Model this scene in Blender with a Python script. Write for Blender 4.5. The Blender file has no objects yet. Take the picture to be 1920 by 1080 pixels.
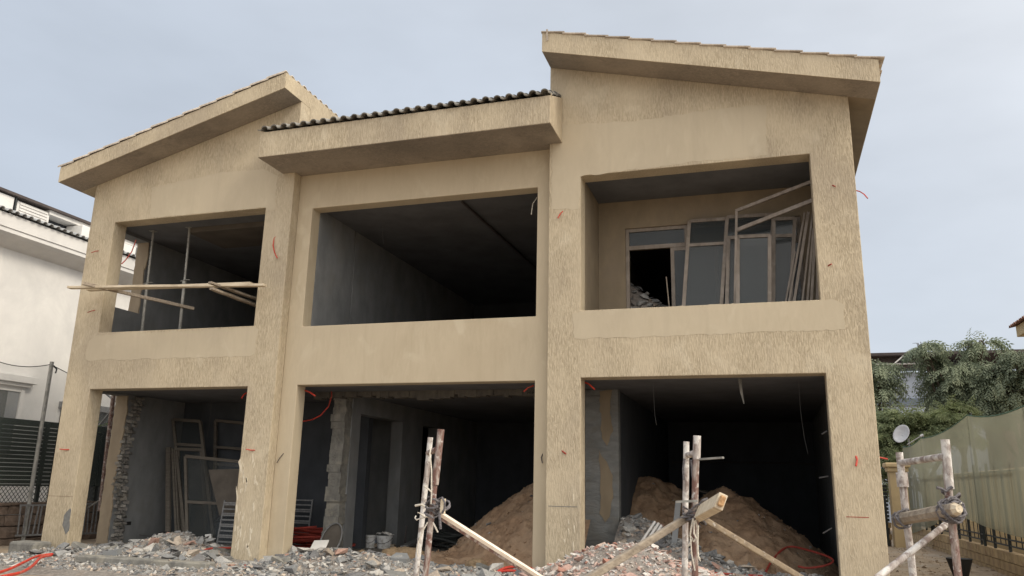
import bpy, bmesh, math, random
from mathutils import Vector, Matrix, noise
rnd = random.Random(7)
R = math.radians
SC = bpy.context.scene
COL = SC.collection

# ---------------------------------------------------------------- camera
FPX = 1484.28
CAM = Vector((3.5661, -13.4653, 1.9))
AX_R = Vector((0.952793, 0.302838, 0.021794))
AX_U = Vector((0.052585, -0.235285, 0.970503))
AX_F = Vector((-0.299033, 0.923542, 0.240102))
cd = bpy.data.cameras.new('camera')
cd.sensor_width = 36
cd.lens = FPX / 1920 * 36
cd.clip_start = 0.05
cd.clip_end = 3000
co = bpy.data.objects.new('camera', cd)
COL.objects.link(co)
m3 = Matrix((AX_R, AX_U, -AX_F)).transposed()
co.matrix_world = Matrix.Translation(CAM) @ m3.to_4x4()
SC.camera = co

# ---------------------------------------------------------------- light
SUN_AZ = R(99)     # compass angle from +y towards +x
SUN_EL = R(42)
sun_dir = Vector((math.sin(SUN_AZ) * math.cos(SUN_EL), math.cos(SUN_AZ) * math.cos(SUN_EL), math.sin(SUN_EL)))
sd = bpy.data.lights.new('sun', 'SUN')
sd.energy = 2.2
sd.angle = R(18)
sd.color = (1.0, 0.90, 0.74)
so = bpy.data.objects.new('sun', sd)
COL.objects.link(so)
so.rotation_euler = sun_dir.to_track_quat('Z', 'Y').to_euler()
so.location = (20, -10, 30)

W = bpy.data.worlds.new('World')
SC.world = W
W.use_nodes = True
nt = W.node_tree
for n in list(nt.nodes):
    nt.nodes.remove(n)


def N(t, kind, **kw):
    n = t.nodes.new(kind)
    for k, v in kw.items():
        if k.startswith('i_'):
            key = k[2:]
            key = int(key) if key.isdigit() else key.replace('_', ' ')
            n.inputs[key].default_value = v
        else:
            setattr(n, k, v)
    return n


wo = N(nt, 'ShaderNodeOutputWorld')
bg = N(nt, 'ShaderNodeBackground')
sky = N(nt, 'ShaderNodeTexSky')
sky.sky_type = 'NISHITA'
sky.sun_disc = False
sky.sun_elevation = SUN_EL
sky.sun_rotation = SUN_AZ
sky.dust_density = 3.0
sky.air_density = 1.2
skb = N(nt, 'ShaderNodeVectorMath', operation='SCALE')
skb.inputs['Scale'].default_value = 0.12
nt.links.new(sky.outputs[0], skb.inputs[0])
tc = N(nt, 'ShaderNodeTexCoord')
# thin high cloud veil: soft noise in the direction of view, thicker towards the sun
nz = N(nt, 'ShaderNodeTexNoise', i_Scale=1.6, i_Detail=5.0, i_Roughness=0.55)
mp = N(nt, 'ShaderNodeMapping')
mp.inputs['Scale'].default_value = (1.0, 1.0, 2.6)
nt.links.new(tc.outputs['Generated'], mp.inputs[0])
nt.links.new(mp.outputs[0], nz.inputs['Vector'])
dt = N(nt, 'ShaderNodeVectorMath', operation='DOT_PRODUCT')
nt.links.new(tc.outputs['Generated'], dt.inputs[0])
dt.inputs[1].default_value = Vector((math.sin(R(122)) * .74, math.cos(R(122)) * .74, .67))
mr = N(nt, 'ShaderNodeMapRange', i_1=-0.75, i_2=1.0, i_3=0.0, i_4=1.0)
nt.links.new(dt.outputs['Value'], mr.inputs[0])
# veil colour from a blue-grey (away from the sun) to a warm white (towards it)
vc = N(nt, 'ShaderNodeMixRGB')
vc.inputs[1].default_value = (0.625, 0.69, 0.785, 1)
vc.inputs[2].default_value = (2.7, 2.52, 2.25, 1)
pw = N(nt, 'ShaderNodeMath', operation='POWER', i_1=3.2)
nt.links.new(mr.outputs[0], pw.inputs[0])
nt.links.new(pw.outputs[0], vc.inputs[0])
# slow brightness mottling of the veil
mm = N(nt, 'ShaderNodeMapRange', i_1=0.38, i_2=0.66, i_3=0.88, i_4=1.06)
nt.links.new(nz.outputs[0], mm.inputs[0])
vs = N(nt, 'ShaderNodeVectorMath', operation='SCALE')
nt.links.new(vc.outputs[0], vs.inputs[0])
nt.links.new(mm.outputs[0], vs.inputs['Scale'])
mx = N(nt, 'ShaderNodeMixRGB')
mx.inputs[0].default_value = 0.85
nt.links.new(skb.outputs[0], mx.inputs[1])
nt.links.new(vs.outputs[0], mx.inputs[2])
nt.links.new(mx.outputs[0], bg.inputs[0])
bg.inputs[1].default_value = 1.0
nt.links.new(bg.outputs[0], wo.inputs[0])

SC.view_settings.view_transform = 'Standard'
SC.view_settings.look = 'None'
SC.view_settings.exposure = 0.0
SC.view_settings.gamma = 1.0
SC.view_settings.use_curve_mapping = False
SC.render.engine = 'CYCLES'
SC.cycles.max_bounces = 8
SC.cycles.transparent_max_bounces = 16


# ---------------------------------------------------------------- helpers
def ray(px, py):
    return AX_F * FPX + AX_R * (px - 960) - AX_U * (py - 540)


def onp(ax, v, px, py):
    """the point of the plane axis=v seen in direction (px, py) of the survey photograph"""
    d = ray(px, py)
    return CAM + d * ((v - CAM[ax]) / d[ax])


def oy(y, px, py): return onp(1, y, px, py)
def ox(x, px, py): return onp(0, x, px, py)
def oz(z, px, py): return onp(2, z, px, py)


def tag(o, label=None, cat=None, group=None, kind=None):
    if label: o['label'] = label
    if cat: o['category'] = cat
    if group: o['group'] = group
    if kind: o['kind'] = kind
    return o


def empty(name, loc, label=None, cat=None, group=None, kind=None):
    o = bpy.data.objects.new(name, None)
    o.empty_display_size = 0.2
    o.location = loc
    COL.objects.link(o)
    return tag(o, label, cat, group, kind)


def root_loc(o):
    v = Vector((0, 0, 0))
    while o:
        v += o.location
        o = o.parent
    return v


class MB:
    def __init__(s):
        s.v = []
        s.f = []

    def add(s, vs, fs):
        b = len(s.v)
        s.v += [tuple(p) for p in vs]
        s.f += [tuple(i + b for i in f) for f in fs]
        return s

    def box(s, a, b):
        x0, y0, z0 = a
        x1, y1, z1 = b
        vs = [(x0, y0, z0), (x1, y0, z0), (x1, y1, z0), (x0, y1, z0), (x0, y0, z1), (x1, y0, z1), (x1, y1, z1), (x0, y1, z1)]
        return s.add(vs, [(0, 3, 2, 1), (4, 5, 6, 7), (0, 1, 5, 4), (1, 2, 6, 5), (2, 3, 7, 6), (3, 0, 4, 7)])

    def bar(s, p, q, w, h=None, up=(0, 0, 1), w2=None):
        """rectangular bar from p to q, w across, h along up"""
        p, q = Vector(p), Vector(q)
        h = h or w
        t = (q - p).normalized()
        up = Vector(up)
        sd_ = t.cross(up)
        if sd_.length < 1e-4: sd_ = t.cross(Vector((1, 0, 0)))
        sd_.normalize()
        u = sd_.cross(t)
        vs = []
        for c in (p, q):
            for a, b in ((-1, -1), (1, -1), (1, 1), (-1, 1)):
                vs.append(c + sd_ * a * w / 2 + u * b * h / 2)
        return s.add(vs, [(0, 1, 2, 3), (7, 6, 5, 4), (0, 4, 5, 1), (1, 5, 6, 2), (2, 6, 7, 3), (3, 7, 4, 0)])

    def tube(s, pts, r, n=8, cap=True):
        pts = [Vector(p) for p in pts]
        k = len(pts)
        rs = r if isinstance(r, (list, tuple)) else [r] * k
        vs = []
        prev = None
        for i, p in enumerate(pts):
            t = (pts[min(i + 1, k - 1)] - pts[max(i - 1, 0)]).normalized()
            if prev is None:
                a = t.cross(Vector((0, 0, 1)))
                if a.length < 1e-3: a = t.cross(Vector((1, 0, 0)))
            else:
                a = prev - t * prev.dot(t)
            a.normalize()
            prev = a
            b = t.cross(a)
            for j in range(n):
                w = 2 * math.pi * j / n
                vs.append(p + (a * math.cos(w) + b * math.sin(w)) * rs[i])
        fs = []
        for i in range(k - 1):
            for j in range(n):
                j2 = (j + 1) % n
                fs.append((i * n + j, i * n + j2, (i + 1) * n + j2, (i + 1) * n + j))
        if cap:
            fs.append(tuple(reversed(range(n))))
            fs.append(tuple((k - 1) * n + j for j in range(n)))
        return s.add(vs, fs)

    def build(s, name, mat, parent=None, smooth=False, bevel=0, base=None, **kw):
        me = bpy.data.meshes.new(name)
        off = Vector((0, 0, 0))
        o = bpy.data.objects.new(name, me)
        COL.objects.link(o)
        if parent is not None:
            o.parent = parent
            off = root_loc(parent)
        else:
            if base is None:
                xs = [v[0] for v in s.v]; ys = [v[1] for v in s.v]; zs = [v[2] for v in s.v]
                base = Vector(((min(xs) + max(xs)) / 2, (min(ys) + max(ys)) / 2, min(zs)))
            o.location = base
            off = Vector(base)
        ox_, oy_, oz_ = off
        me.from_pydata([(a - ox_, b - oy_, c - oz_) for a, b, c in s.v], [], s.f)
        me.materials.append(mat)
        if smooth:
            me.polygons.foreach_set('use_smooth', [True] * len(me.polygons))
            if smooth != 'all':
                me.set_sharp_from_angle(angle=R(40))
        me.update()
        if bevel:
            md = o.modifiers.new('bevel', 'BEVEL')
            md.width = bevel
            md.segments = 2
            md.limit_method = 'ANGLE'
            md.angle_limit = R(35)
        tag(o, **kw)
        return o


def copy_obj(o, parent, loc=None, rot=None, scale=None):
    c = o.copy()
    COL.objects.link(c)
    c.parent = parent
    if loc is not None: c.location = loc
    if rot is not None: c.rotation_euler = rot
    if scale is not None: c.scale = scale
    return c


def fbm(x, y, z=0, o=4):
    return noise.fractal(Vector((x, y, z)), 0.8, 2.0, o)


# ---------------------------------------------------------------- materials
MATS = {}


def mat(name, c1, c2=None, rough=0.85, scale=(6, 6, 6), lo=.35, hi=.65, bump=.3, bdist=.01, detail=6, dist=0., stain=None, sscale=.6,
        slo=.5, shi=.7, samt=.6, island=0., objrand=0., spec=.3, metal=0., bscale=None, space='Object'):
    m = bpy.data.materials.new(name)
    m.use_nodes = True
    t = m.node_tree
    b = t.nodes['Principled BSDF']
    b.inputs['Roughness'].default_value = rough
    b.inputs['Specular IOR Level'].default_value = spec
    b.inputs['Metallic'].default_value = metal
    c2 = c2 or tuple(x * .75 for x in c1)
    if space == 'Object':
        tcn = N(t, 'ShaderNodeTexCoord').outputs['Object']
    else:
        tcn = N(t, 'ShaderNodeNewGeometry').outputs['Position']
    mpn = N(t, 'ShaderNodeMapping')
    mpn.inputs['Scale'].default_value = scale
    t.links.new(tcn, mpn.inputs[0])
    n1 = N(t, 'ShaderNodeTexNoise', i_Scale=1.0, i_Detail=float(detail), i_Roughness=.6, i_Distortion=dist)
    t.links.new(mpn.outputs[0], n1.inputs['Vector'])
    r1 = N(t, 'ShaderNodeMapRange', i_1=lo, i_2=hi)
    t.links.new(n1.outputs[0], r1.inputs[0])
    mixn = N(t, 'ShaderNodeMixRGB')
    mixn.inputs[1].default_value = (*c1, 1)
    mixn.inputs[2].default_value = (*c2, 1)
    t.links.new(r1.outputs[0], mixn.inputs[0])
    out = mixn.outputs[0]
    if stain:
        n2 = N(t, 'ShaderNodeTexNoise', i_Scale=sscale, i_Detail=7.0, i_Roughness=.62, i_Distortion=.5)
        t.links.new(tcn, n2.inputs['Vector'])
        r2 = N(t, 'ShaderNodeMapRange', i_1=slo, i_2=shi, i_3=0., i_4=samt)
        t.links.new(n2.outputs[0], r2.inputs[0])
        mx2 = N(t, 'ShaderNodeMixRGB')
        t.links.new(r2.outputs[0], mx2.inputs[0])
        t.links.new(out, mx2.inputs[1])
        mx2.inputs[2].default_value = (*stain, 1)
        out = mx2.outputs[0]
    for amt, sock in ((island, 'island'), (objrand, 'obj')):
        if amt:
            if sock == 'island':
                rv = N(t, 'ShaderNodeNewGeometry').outputs['Random Per Island']
            else:
                rv = N(t, 'ShaderNodeObjectInfo').outputs['Random']
            hs = N(t, 'ShaderNodeHueSaturation')
            rr = N(t, 'ShaderNodeMapRange', i_1=0., i_2=1., i_3=1 - amt, i_4=1 + amt)
            t.links.new(rv, rr.inputs[0])
            t.links.new(rr.outputs[0], hs.inputs['Value'])
            t.links.new(out, hs.inputs['Color'])
            out = hs.outputs[0]
    t.links.new(out, b.inputs['Base Color'])
    if bump:
        bn = N(t, 'ShaderNodeBump', i_Strength=bump, i_Distance=bdist)
        if bscale:
            n3 = N(t, 'ShaderNodeTexNoise', i_Scale=bscale, i_Detail=5.0, i_Roughness=.65)
            t.links.new(tcn, n3.inputs['Vector'])
            t.links.new(n3.outputs[0], bn.inputs['Height'])
        else:
            t.links.new(r1.outputs[0], bn.inputs['Height'])
        t.links.new(bn.outputs[0], b.inputs['Normal'])
    m['out'] = 1
    MATS[name] = m
    return m


def ramp_island(name, cols, rough=.9, bump=.4, source='island'):
    """broken stone: every loose piece takes its own colour from the list"""
    m = bpy.data.materials.new(name)
    m.use_nodes = True
    t = m.node_tree
    b = t.nodes['Principled BSDF']
    b.inputs['Roughness'].default_value = rough
    b.inputs['Specular IOR Level'].default_value = .2
    rv = N(t, 'ShaderNodeNewGeometry').outputs['Random Per Island'] if source == 'island' else N(t, 'ShaderNodeObjectInfo').outputs['Random']
    cr = N(t, 'ShaderNodeValToRGB')
    cr.color_ramp.interpolation = 'CONSTANT'
    e = cr.color_ramp.elements
    while len(e) < len(cols): e.new(.5)
    for i, (p, c) in enumerate(cols):
        e[i].position = p
        e[i].color = (*c, 1)
    t.links.new(rv, cr.inputs[0])
    ge = N(t, 'ShaderNodeNewGeometry')
    n1 = N(t, 'ShaderNodeTexNoise', i_Scale=28.0, i_Detail=6.0, i_Roughness=.7)
    t.links.new(ge.outputs['Position'], n1.inputs['Vector'])
    r1 = N(t, 'ShaderNodeMapRange', i_1=.3, i_2=.7, i_3=.7, i_4=1.3)
    t.links.new(n1.outputs[0], r1.inputs[0])
    hs = N(t, 'ShaderNodeHueSaturation')
    t.links.new(r1.outputs[0], hs.inputs['Value'])
    t.links.new(cr.outputs[0], hs.inputs['Color'])
    t.links.new(hs.outputs[0], b.inputs['Base Color'])
    bn = N(t, 'ShaderNodeBump', i_Strength=bump, i_Distance=.01)
    t.links.new(n1.outputs[0], bn.inputs['Height'])
    t.links.new(bn.outputs[0], b.inputs['Normal'])
    return m


def stucco(name, ridge, groove, dirt, pale, gx=50., gz=8., contrast=.12, bump=.55):
    """trowelled render: vertical worm-like grooves, dirt blotches, run streaks and pale scuffs"""
    m = bpy.data.materials.new(name)
    m.use_nodes = True
    t = m.node_tree
    b = t.nodes['Principled BSDF']
    b.inputs['Roughness'].default_value = .92
    b.inputs['Specular IOR Level'].default_value = .15
    oc = N(t, 'ShaderNodeTexCoord').outputs['Object']

    def nz_(scale, detail=4., dist=0., rough=.55):
        mp_ = N(t, 'ShaderNodeMapping')
        mp_.inputs['Scale'].default_value = scale
        t.links.new(oc, mp_.inputs[0])
        n_ = N(t, 'ShaderNodeTexNoise', i_Scale=1.0, i_Detail=detail, i_Roughness=rough, i_Distortion=dist)
        t.links.new(mp_.outputs[0], n_.inputs['Vector'])
        return n_.outputs[0]

    def rng(s, a, b_, c=0., d=1.):
        r_ = N(t, 'ShaderNodeMapRange', i_1=a, i_2=b_, i_3=c, i_4=d)
        t.links.new(s, r_.inputs[0])
        return r_.outputs[0]

    def mix(f, a, b_):
        x = N(t, 'ShaderNodeMixRGB')
        t.links.new(f, x.inputs[0])
        for i, q in ((1, a), (2, b_)):
            if isinstance(q, tuple): x.inputs[i].default_value = (*q, 1)
            else: t.links.new(q, x.inputs[i])
        return x.outputs[0]
    g = rng(nz_((gx, gx, gz), 3., .9), .5 - contrast, .5 + contrast)
    amount = rng(nz_((1.1, 1.1, .8), 4.), .36, .56, .35, 1.)
    gm = N(t, 'ShaderNodeMath', operation='MULTIPLY')
    t.links.new(g, gm.inputs[0]); t.links.new(amount, gm.inputs[1])
    c = mix(gm.outputs[0], ridge, groove)
    c = mix(rng(nz_((.55, .55, .4), 7., .4), .48, .68, 0., .55), c, dirt)
    c = mix(rng(nz_((3.2, 3.2, .22), 5.), .56, .74, 0., .42), c, dirt)
    c = mix(rng(nz_((1.9, 1.9, 1.4), 6., .6), .58, .72, 0., .4), c, pale)
    c = mix(rng(nz_((90, 90, 60), 3.), .66, .74, 0., .5), c, pale)
    t.links.new(c, b.inputs['Base Color'])
    bn = N(t, 'ShaderNodeBump', i_Strength=bump, i_Distance=.012)
    inv = N(t, 'ShaderNodeMath', operation='SUBTRACT')
    inv.inputs[0].default_value = 1.
    t.links.new(gm.outputs[0], inv.inputs[1])
    t.links.new(inv.outputs[0], bn.inputs['Height'])
    t.links.new(bn.outputs[0], b.inputs['Normal'])
    return m


RIDGE = (.575, .495, .365); GROOVE = (.40, .335, .24); DIRT = (.37, .315, .245); PALE = (.68, .61, .475)
M_ST = stucco('rough_stucco', RIDGE, GROOVE, DIRT, PALE)
M_SM = stucco('smooth_plaster', (.54, .465, .345), (.485, .415, .305), (.40, .33, .235), (.64, .58, .45), gx=14, gz=3, contrast=.3, bump=.08)
M_PT = stucco('pale_patch', (.54, .47, .355), (.49, .425, .315), (.42, .36, .275), (.62, .56, .445), gx=10, gz=3, contrast=.3, bump=.08)
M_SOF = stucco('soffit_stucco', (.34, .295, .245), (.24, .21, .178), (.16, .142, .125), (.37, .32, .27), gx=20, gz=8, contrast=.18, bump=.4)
M_CEM = mat('cement_render', (.24, .25, .26), (.17, .18, .19), .92, (2.2, 2.2, 1.2), stain=(.20, .195, .18), sscale=1.3, samt=.5, bump=.25, bscale=18)
M_DARK = mat('shade_dark_cement', (.07, .078, .09), (.05, .056, .066), .95, (2, 2, 1.2), bump=.2, bscale=12)  # cement darkened and tinted blue: shade of deep interiors put into the colour
M_CONC = mat('raw_concrete', (.26, .255, .235), (.15, .148, .14), .92, (5, 5, 3), stain=(.34, .32, .27), sscale=3, slo=.5, shi=.62, bump=.7, bscale=22, bdist=.02)
M_BRK = ramp_island('broken_brick', [(0, (.22, .21, .20)), (.3, (.30, .29, .27)), (.6, (.17, .165, .155)), (.85, (.24, .225, .20))], source='obj')
M_INBEI = mat('inner_beige_plaster', (.27, .22, .155), (.22, .178, .125), .9, (3, 3, 1.5), stain=(.22, .18, .14), sscale=2, bump=.15, bscale=25)
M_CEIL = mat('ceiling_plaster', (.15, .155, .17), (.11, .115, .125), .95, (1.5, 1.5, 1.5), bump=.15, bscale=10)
M_TILE = mat('grey_roof_tile', (.25, .245, .23), (.14, .138, .135), .85, (14, 14, 14), stain=(.34, .31, .26), sscale=3, bump=.35, objrand=.22)
M_TILEB = mat('buff_roof_tile', (.56, .50, .43), (.42, .36, .30), .85, (14, 14, 14), stain=(.24, .2, .17), sscale=3, bump=.35, objrand=.18)
M_TILEL = mat('silver_roof_tile', (.42, .43, .44), (.30, .31, .32), .7, (14, 14, 14), bump=.3, objrand=.12)
M_WHITE = mat('white_render', (.74, .73, .71), (.66, .65, .64), .9, (1.2, 1.2, .5), stain=(.56, .555, .55), sscale=.8, slo=.42, shi=.7, samt=.75, bump=.12, bscale=30)
M_WHITE2 = mat('white_moulding', (.72, .71, .69), (.62, .61, .6), .85, (3, 3, 1), bump=.05)
M_SAND = mat('brown_sand', (.33, .22, .14), (.21, .135, .085), .97, (9, 9, 9), stain=(.42, .31, .215), sscale=1.4, slo=.45, shi=.65, bump=.7, bscale=26, bdist=.03, detail=9)
M_DIRT = mat('dusty_ground', (.38, .30, .22), (.25, .195, .14), .97, (5, 5, 5), stain=(.36, .34, .31), sscale=.9, bump=.6, bscale=20, bdist=.03, detail=9)
M_FLOOR = mat('bare_concrete_floor', (.27, .25, .225), (.18, .17, .155), .93, (3, 3, 3), stain=(.30, .26, .20), sscale=2, bump=.4, bscale=18)
M_DUST = mat('rubble_bed', (.32, .295, .27), (.18, .165, .155), .97, (14, 14, 14), stain=(.36, .29, .24), sscale=2.5, bump=.9, bscale=40, bdist=.03, detail=9)
M_RUB = ramp_island('grey_rubble', [(0, (.26, .26, .255)), (.22, (.20, .205, .21)), (.42, (.31, .305, .295)), (.58, (.15, .155, .16)), (.72, (.36, .30, .255)), (.82, (.46, .445, .42)), (.93, (.36, .22, .175)), (.96, (.50, .43, .35))])
M_RUBO = ramp_island('grey_rubble_single', [(0, (.28, .28, .275)), (.25, (.20, .205, .21)), (.45, (.36, .355, .345)), (.62, (.16, .16, .165)), (.76, (.36, .31, .26)), (.86, (.44, .425, .40)), (.95, (.34, .22, .18))], source='obj')
M_RUBR = ramp_island('brick_rubble', [(0, (.40, .275, .24)), (.16, (.44, .41, .385)), (.38, (.45, .34, .30)), (.5, (.36, .35, .335)), (.66, (.58, .55, .52)), (.78, (.47, .375, .32)), (.92, (.35, .19, .15))])
M_RUBRO = ramp_island('brick_rubble_single', [(0, (.40, .275, .24)), (.16, (.44, .41, .385)), (.38, (.45, .34, .30)), (.5, (.36, .35, .335)), (.66, (.58, .55, .52)), (.78, (.47, .375, .32)), (.92, (.35, .19, .15))], source='obj')
M_WOOD = mat('weathered_timber', (.38, .325, .26), (.22, .185, .15), .9, (4, 30, 30), stain=(.22, .18, .14), sscale=5, bump=.4, detail=8)
M_WOOD2 = mat('pale_timber', (.68, .60, .47), (.52, .44, .32), .85, (3, 25, 25), stain=(.40, .33, .25), sscale=4, bump=.3, detail=8)
M_WOODW = mat('whitened_timber', (.80, .72, .62), (.66, .56, .46), .85, (10, 10, 10), bump=.2)
M_CUT = mat('freshly_broken_wood', (.60, .38, .20), (.35, .20, .10), .9, (30, 30, 30), bump=.6)
M_POLE = mat('rusty_painted_pole', (.17, .095, .08), (.38, .33, .30), .7, (26, 26, 9), lo=.45, hi=.62, stain=(.56, .53, .51), sscale=16, slo=.55, shi=.62, samt=.8, bump=.4, detail=8)
M_POLE2 = mat('whitewashed_pole', (.44, .405, .385), (.22, .175, .16), .75, (24, 24, 10), lo=.45, hi=.62, stain=(.70, .69, .67), sscale=9, slo=.5, shi=.58, samt=.8, bump=.4, detail=8)
M_PROP = mat('galvanised_prop', (.36, .36, .34), (.20, .20, .19), .6, (16, 16, 5), stain=(.42, .40, .36), sscale=9, bump=.3, metal=.3)
M_ROPE = mat('grey_rag_rope', (.20, .19, .20), (.11, .105, .115), .95, (60, 60, 60), bump=.6)
M_ROPEW = mat('white_cord', (.72, .68, .60), (.55, .51, .44), .95, (60, 60, 60), bump=.4)
M_RED = mat('red_conduit', (.58, .055, .03), (.42, .04, .03), .5, (10, 10, 10), stain=(.42, .22, .17), sscale=6, bump=.05)
M_REDD = mat('dull_red_conduit', (.36, .05, .035), (.24, .04, .03), .7, (10, 10, 10), bump=.05)
M_WIRE = mat('dark_wire', (.09, .08, .08), (.06, .05, .05), .7, bump=0)
M_WIREG = mat('grey_wire', (.12, .12, .12), (.08, .08, .08), .8, bump=0)
M_WOODD = mat('dusty_dark_timber', (.15, .135, .115), (.10, .09, .08), .9, (4, 30, 30), stain=(.13, .115, .10), sscale=5, bump=.3)
M_ALU = mat('dusty_brown_aluminium', (.28, .24, .205), (.195, .165, .14), .55, (12, 12, 4), stain=(.34, .31, .28), sscale=5, bump=.08, metal=.2)
M_BOARD = mat('dark_board', (.12, .105, .09), (.08, .07, .06), .8, (3, 3, 3), bump=.1)
M_GRILL = mat('grey_steel_grille', (.26, .265, .27), (.17, .17, .175), .6, (20, 20, 20), bump=.1, metal=.3)
M_GRILD = mat('dark_steel', (.055, .06, .06), (.035, .04, .04), .55, (20, 20, 20), bump=.1, metal=.3)
M_SLAT = mat('dark_green_slats', (.036, .043, .041), (.026, .031, .03), .6, (10, 10, 10), bump=.1)
M_STONE = mat('brown_cut_stone', (.22, .165, .13), (.13, .10, .08), .95, (6, 6, 6), bump=.8, bscale=9, bdist=.05, objrand=.2)
M_YBRK = mat('yellow_block', (.50, .38, .22), (.40, .29, .17), .92, (4, 4, 4), stain=(.27, .19, .13), sscale=2.2, slo=.5, shi=.62, bump=.3, bscale=22, island=.12)
M_CREAM = mat('cream_render', (.60, .47, .28), (.53, .41, .24), .9, (3, 3, 1), stain=(.40, .31, .2), sscale=1.6, bump=.1, bscale=20)
M_CREAMD = mat('old_beige_plaster', (.40, .33, .245), (.33, .27, .20), .92, (3, 3, 1.5), stain=(.30, .25, .19), sscale=2.5, bump=.15, bscale=25)
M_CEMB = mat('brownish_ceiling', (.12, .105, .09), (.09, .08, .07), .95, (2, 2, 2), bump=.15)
M_PIER = mat('smeared_cement', (.23, .235, .23), (.15, .155, .155), .92, (2.5, 2.5, 8), lo=.3, hi=.7, stain=(.17, .155, .13), sscale=2.5, bump=.8, bdist=.02, dist=.6)
M_WOODD2 = mat('brown_speckled_timber', (.34, .27, .19), (.20, .16, .12), .9, (14, 14, 14), stain=(.55, .52, .48), sscale=14, slo=.56, shi=.62, samt=.8, bump=.4)
M_DCONC = mat('dark_raw_concrete', (.15, .14, .12), (.09, .085, .08), .92, (5, 5, 3), bump=.7, bscale=22, bdist=.02)
M_CREAMG = mat('dusty_clods', (.36, .285, .205), (.25, .19, .135), .95, (9, 9, 9), bump=.4, island=.25)
M_BUCK = mat('white_plastic_bucket', (.62, .63, .64), (.42, .42, .41), .5, (9, 9, 9), lo=.5, hi=.6, bump=.1)
M_BLACK = mat('black_rubber', (.018, .018, .02), (.012, .012, .012), .6, bump=.05)
M_SACK = mat('brown_sack', (.36, .26, .16), (.25, .18, .11), .95, (12, 12, 12), bump=.8, bscale=14, bdist=.04)
M_PLAS = mat('blue_grey_plastic_sheet', (.36, .42, .46), (.22, .27, .31), .45, (9, 9, 9), bump=.7, bscale=12, bdist=.03)
M_DISH = mat('dish_grey', (.55, .56, .58), (.48, .48, .5), .6, bump=.05)
M_SCUFF = mat('white_plaster_scuff', (.72, .66, .54), (.60, .53, .41), .95, (30, 30, 12), bump=.4)
M_GPATCH = mat('grey_cement_patch', (.22, .22, .215), (.17, .17, .165), .95, (12, 12, 12), bump=.4)
M_BARK = mat('bark', (.14, .11, .085), (.08, .065, .05), .95, (6, 6, 2), bump=.6)
M_BLUEW = mat('blue_grey_wall', (.50, .56, .66), (.46, .52, .62), .9, (1, 1, 1), bump=0)
M_BLUEB = mat('blue_grey_band', (.23, .27, .33), (.20, .24, .30), .9, (1, 1, 1), bump=0)
M_BRN = mat('brown_metal_roof', (.085, .07, .065), (.06, .05, .05), .8, (2, 2, 2), bump=0)
M_INK = mat('black_stencil_ink', (.02, .02, .02), (.02, .02, .02), .9, bump=0)
M_TERR = mat('terracotta_tile', (.30, .17, .13), (.20, .12, .10), .9, (14, 14, 14), bump=.3, objrand=.2)


def leaf_mat(name, a, b_, c_):
    m = bpy.data.materials.new(name)
    m.use_nodes = True
    t = m.node_tree
    b = t.nodes['Principled BSDF']
    b.inputs['Roughness'].default_value = .65
    b.inputs['Specular IOR Level'].default_value = .25
    ge = N(t, 'ShaderNodeNewGeometry')
    oc = N(t, 'ShaderNodeTexCoord')
    n1 = N(t, 'ShaderNodeTexNoise', i_Scale=.9, i_Detail=3.)
    t.links.new(oc.outputs['Object'], n1.inputs['Vector'])
    r1 = N(t, 'ShaderNodeMapRange', i_1=.4, i_2=.62)
    t.links.new(n1.outputs[0], r1.inputs[0])
    x1 = N(t, 'ShaderNodeMixRGB')
    x1.inputs[1].default_value = (*a, 1)
    x1.inputs[2].default_value = (*b_, 1)
    t.links.new(r1.outputs[0], x1.inputs[0])
    x2 = N(t, 'ShaderNodeMixRGB')
    rr = N(t, 'ShaderNodeMapRange', i_1=.5, i_2=1., i_3=0., i_4=.7)
    t.links.new(ge.outputs['Random Per Island'], rr.inputs[0])
    t.links.new(rr.outputs[0], x2.inputs[0])
    t.links.new(x1.outputs[0], x2.inputs[1])
    x2.inputs[2].default_value = (*c_, 1)
    t.links.new(x2.outputs[0], b.inputs['Base Color'])
    tr = N(t, 'ShaderNodeBsdfTranslucent')
    t.links.new(x2.outputs[0], tr.inputs[0])
    ms = N(t, 'ShaderNodeMixShader', i_Fac=.35)
    t.links.new(b.outputs[0], ms.inputs[1])
    t.links.new(tr.outputs[0], ms.inputs[2])
    t.links.new(ms.outputs[0], t.nodes['Material Output'].inputs[0])
    return m


M_LF1 = leaf_mat('feathery_leaf', (.25, .29, .195), (.155, .19, .13), (.36, .40, .28))  # leaf tones lightened so the colour carries the distance haze
M_LF2 = leaf_mat('yellow_green_leaf', (.25, .29, .13), (.15, .19, .10), (.40, .43, .24))  # distance haze put into these lightened leaf tones too
M_GRASS = leaf_mat('pot_plant_leaf', (.10, .16, .03), (.07, .12, .03), (.2, .28, .07))


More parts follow.
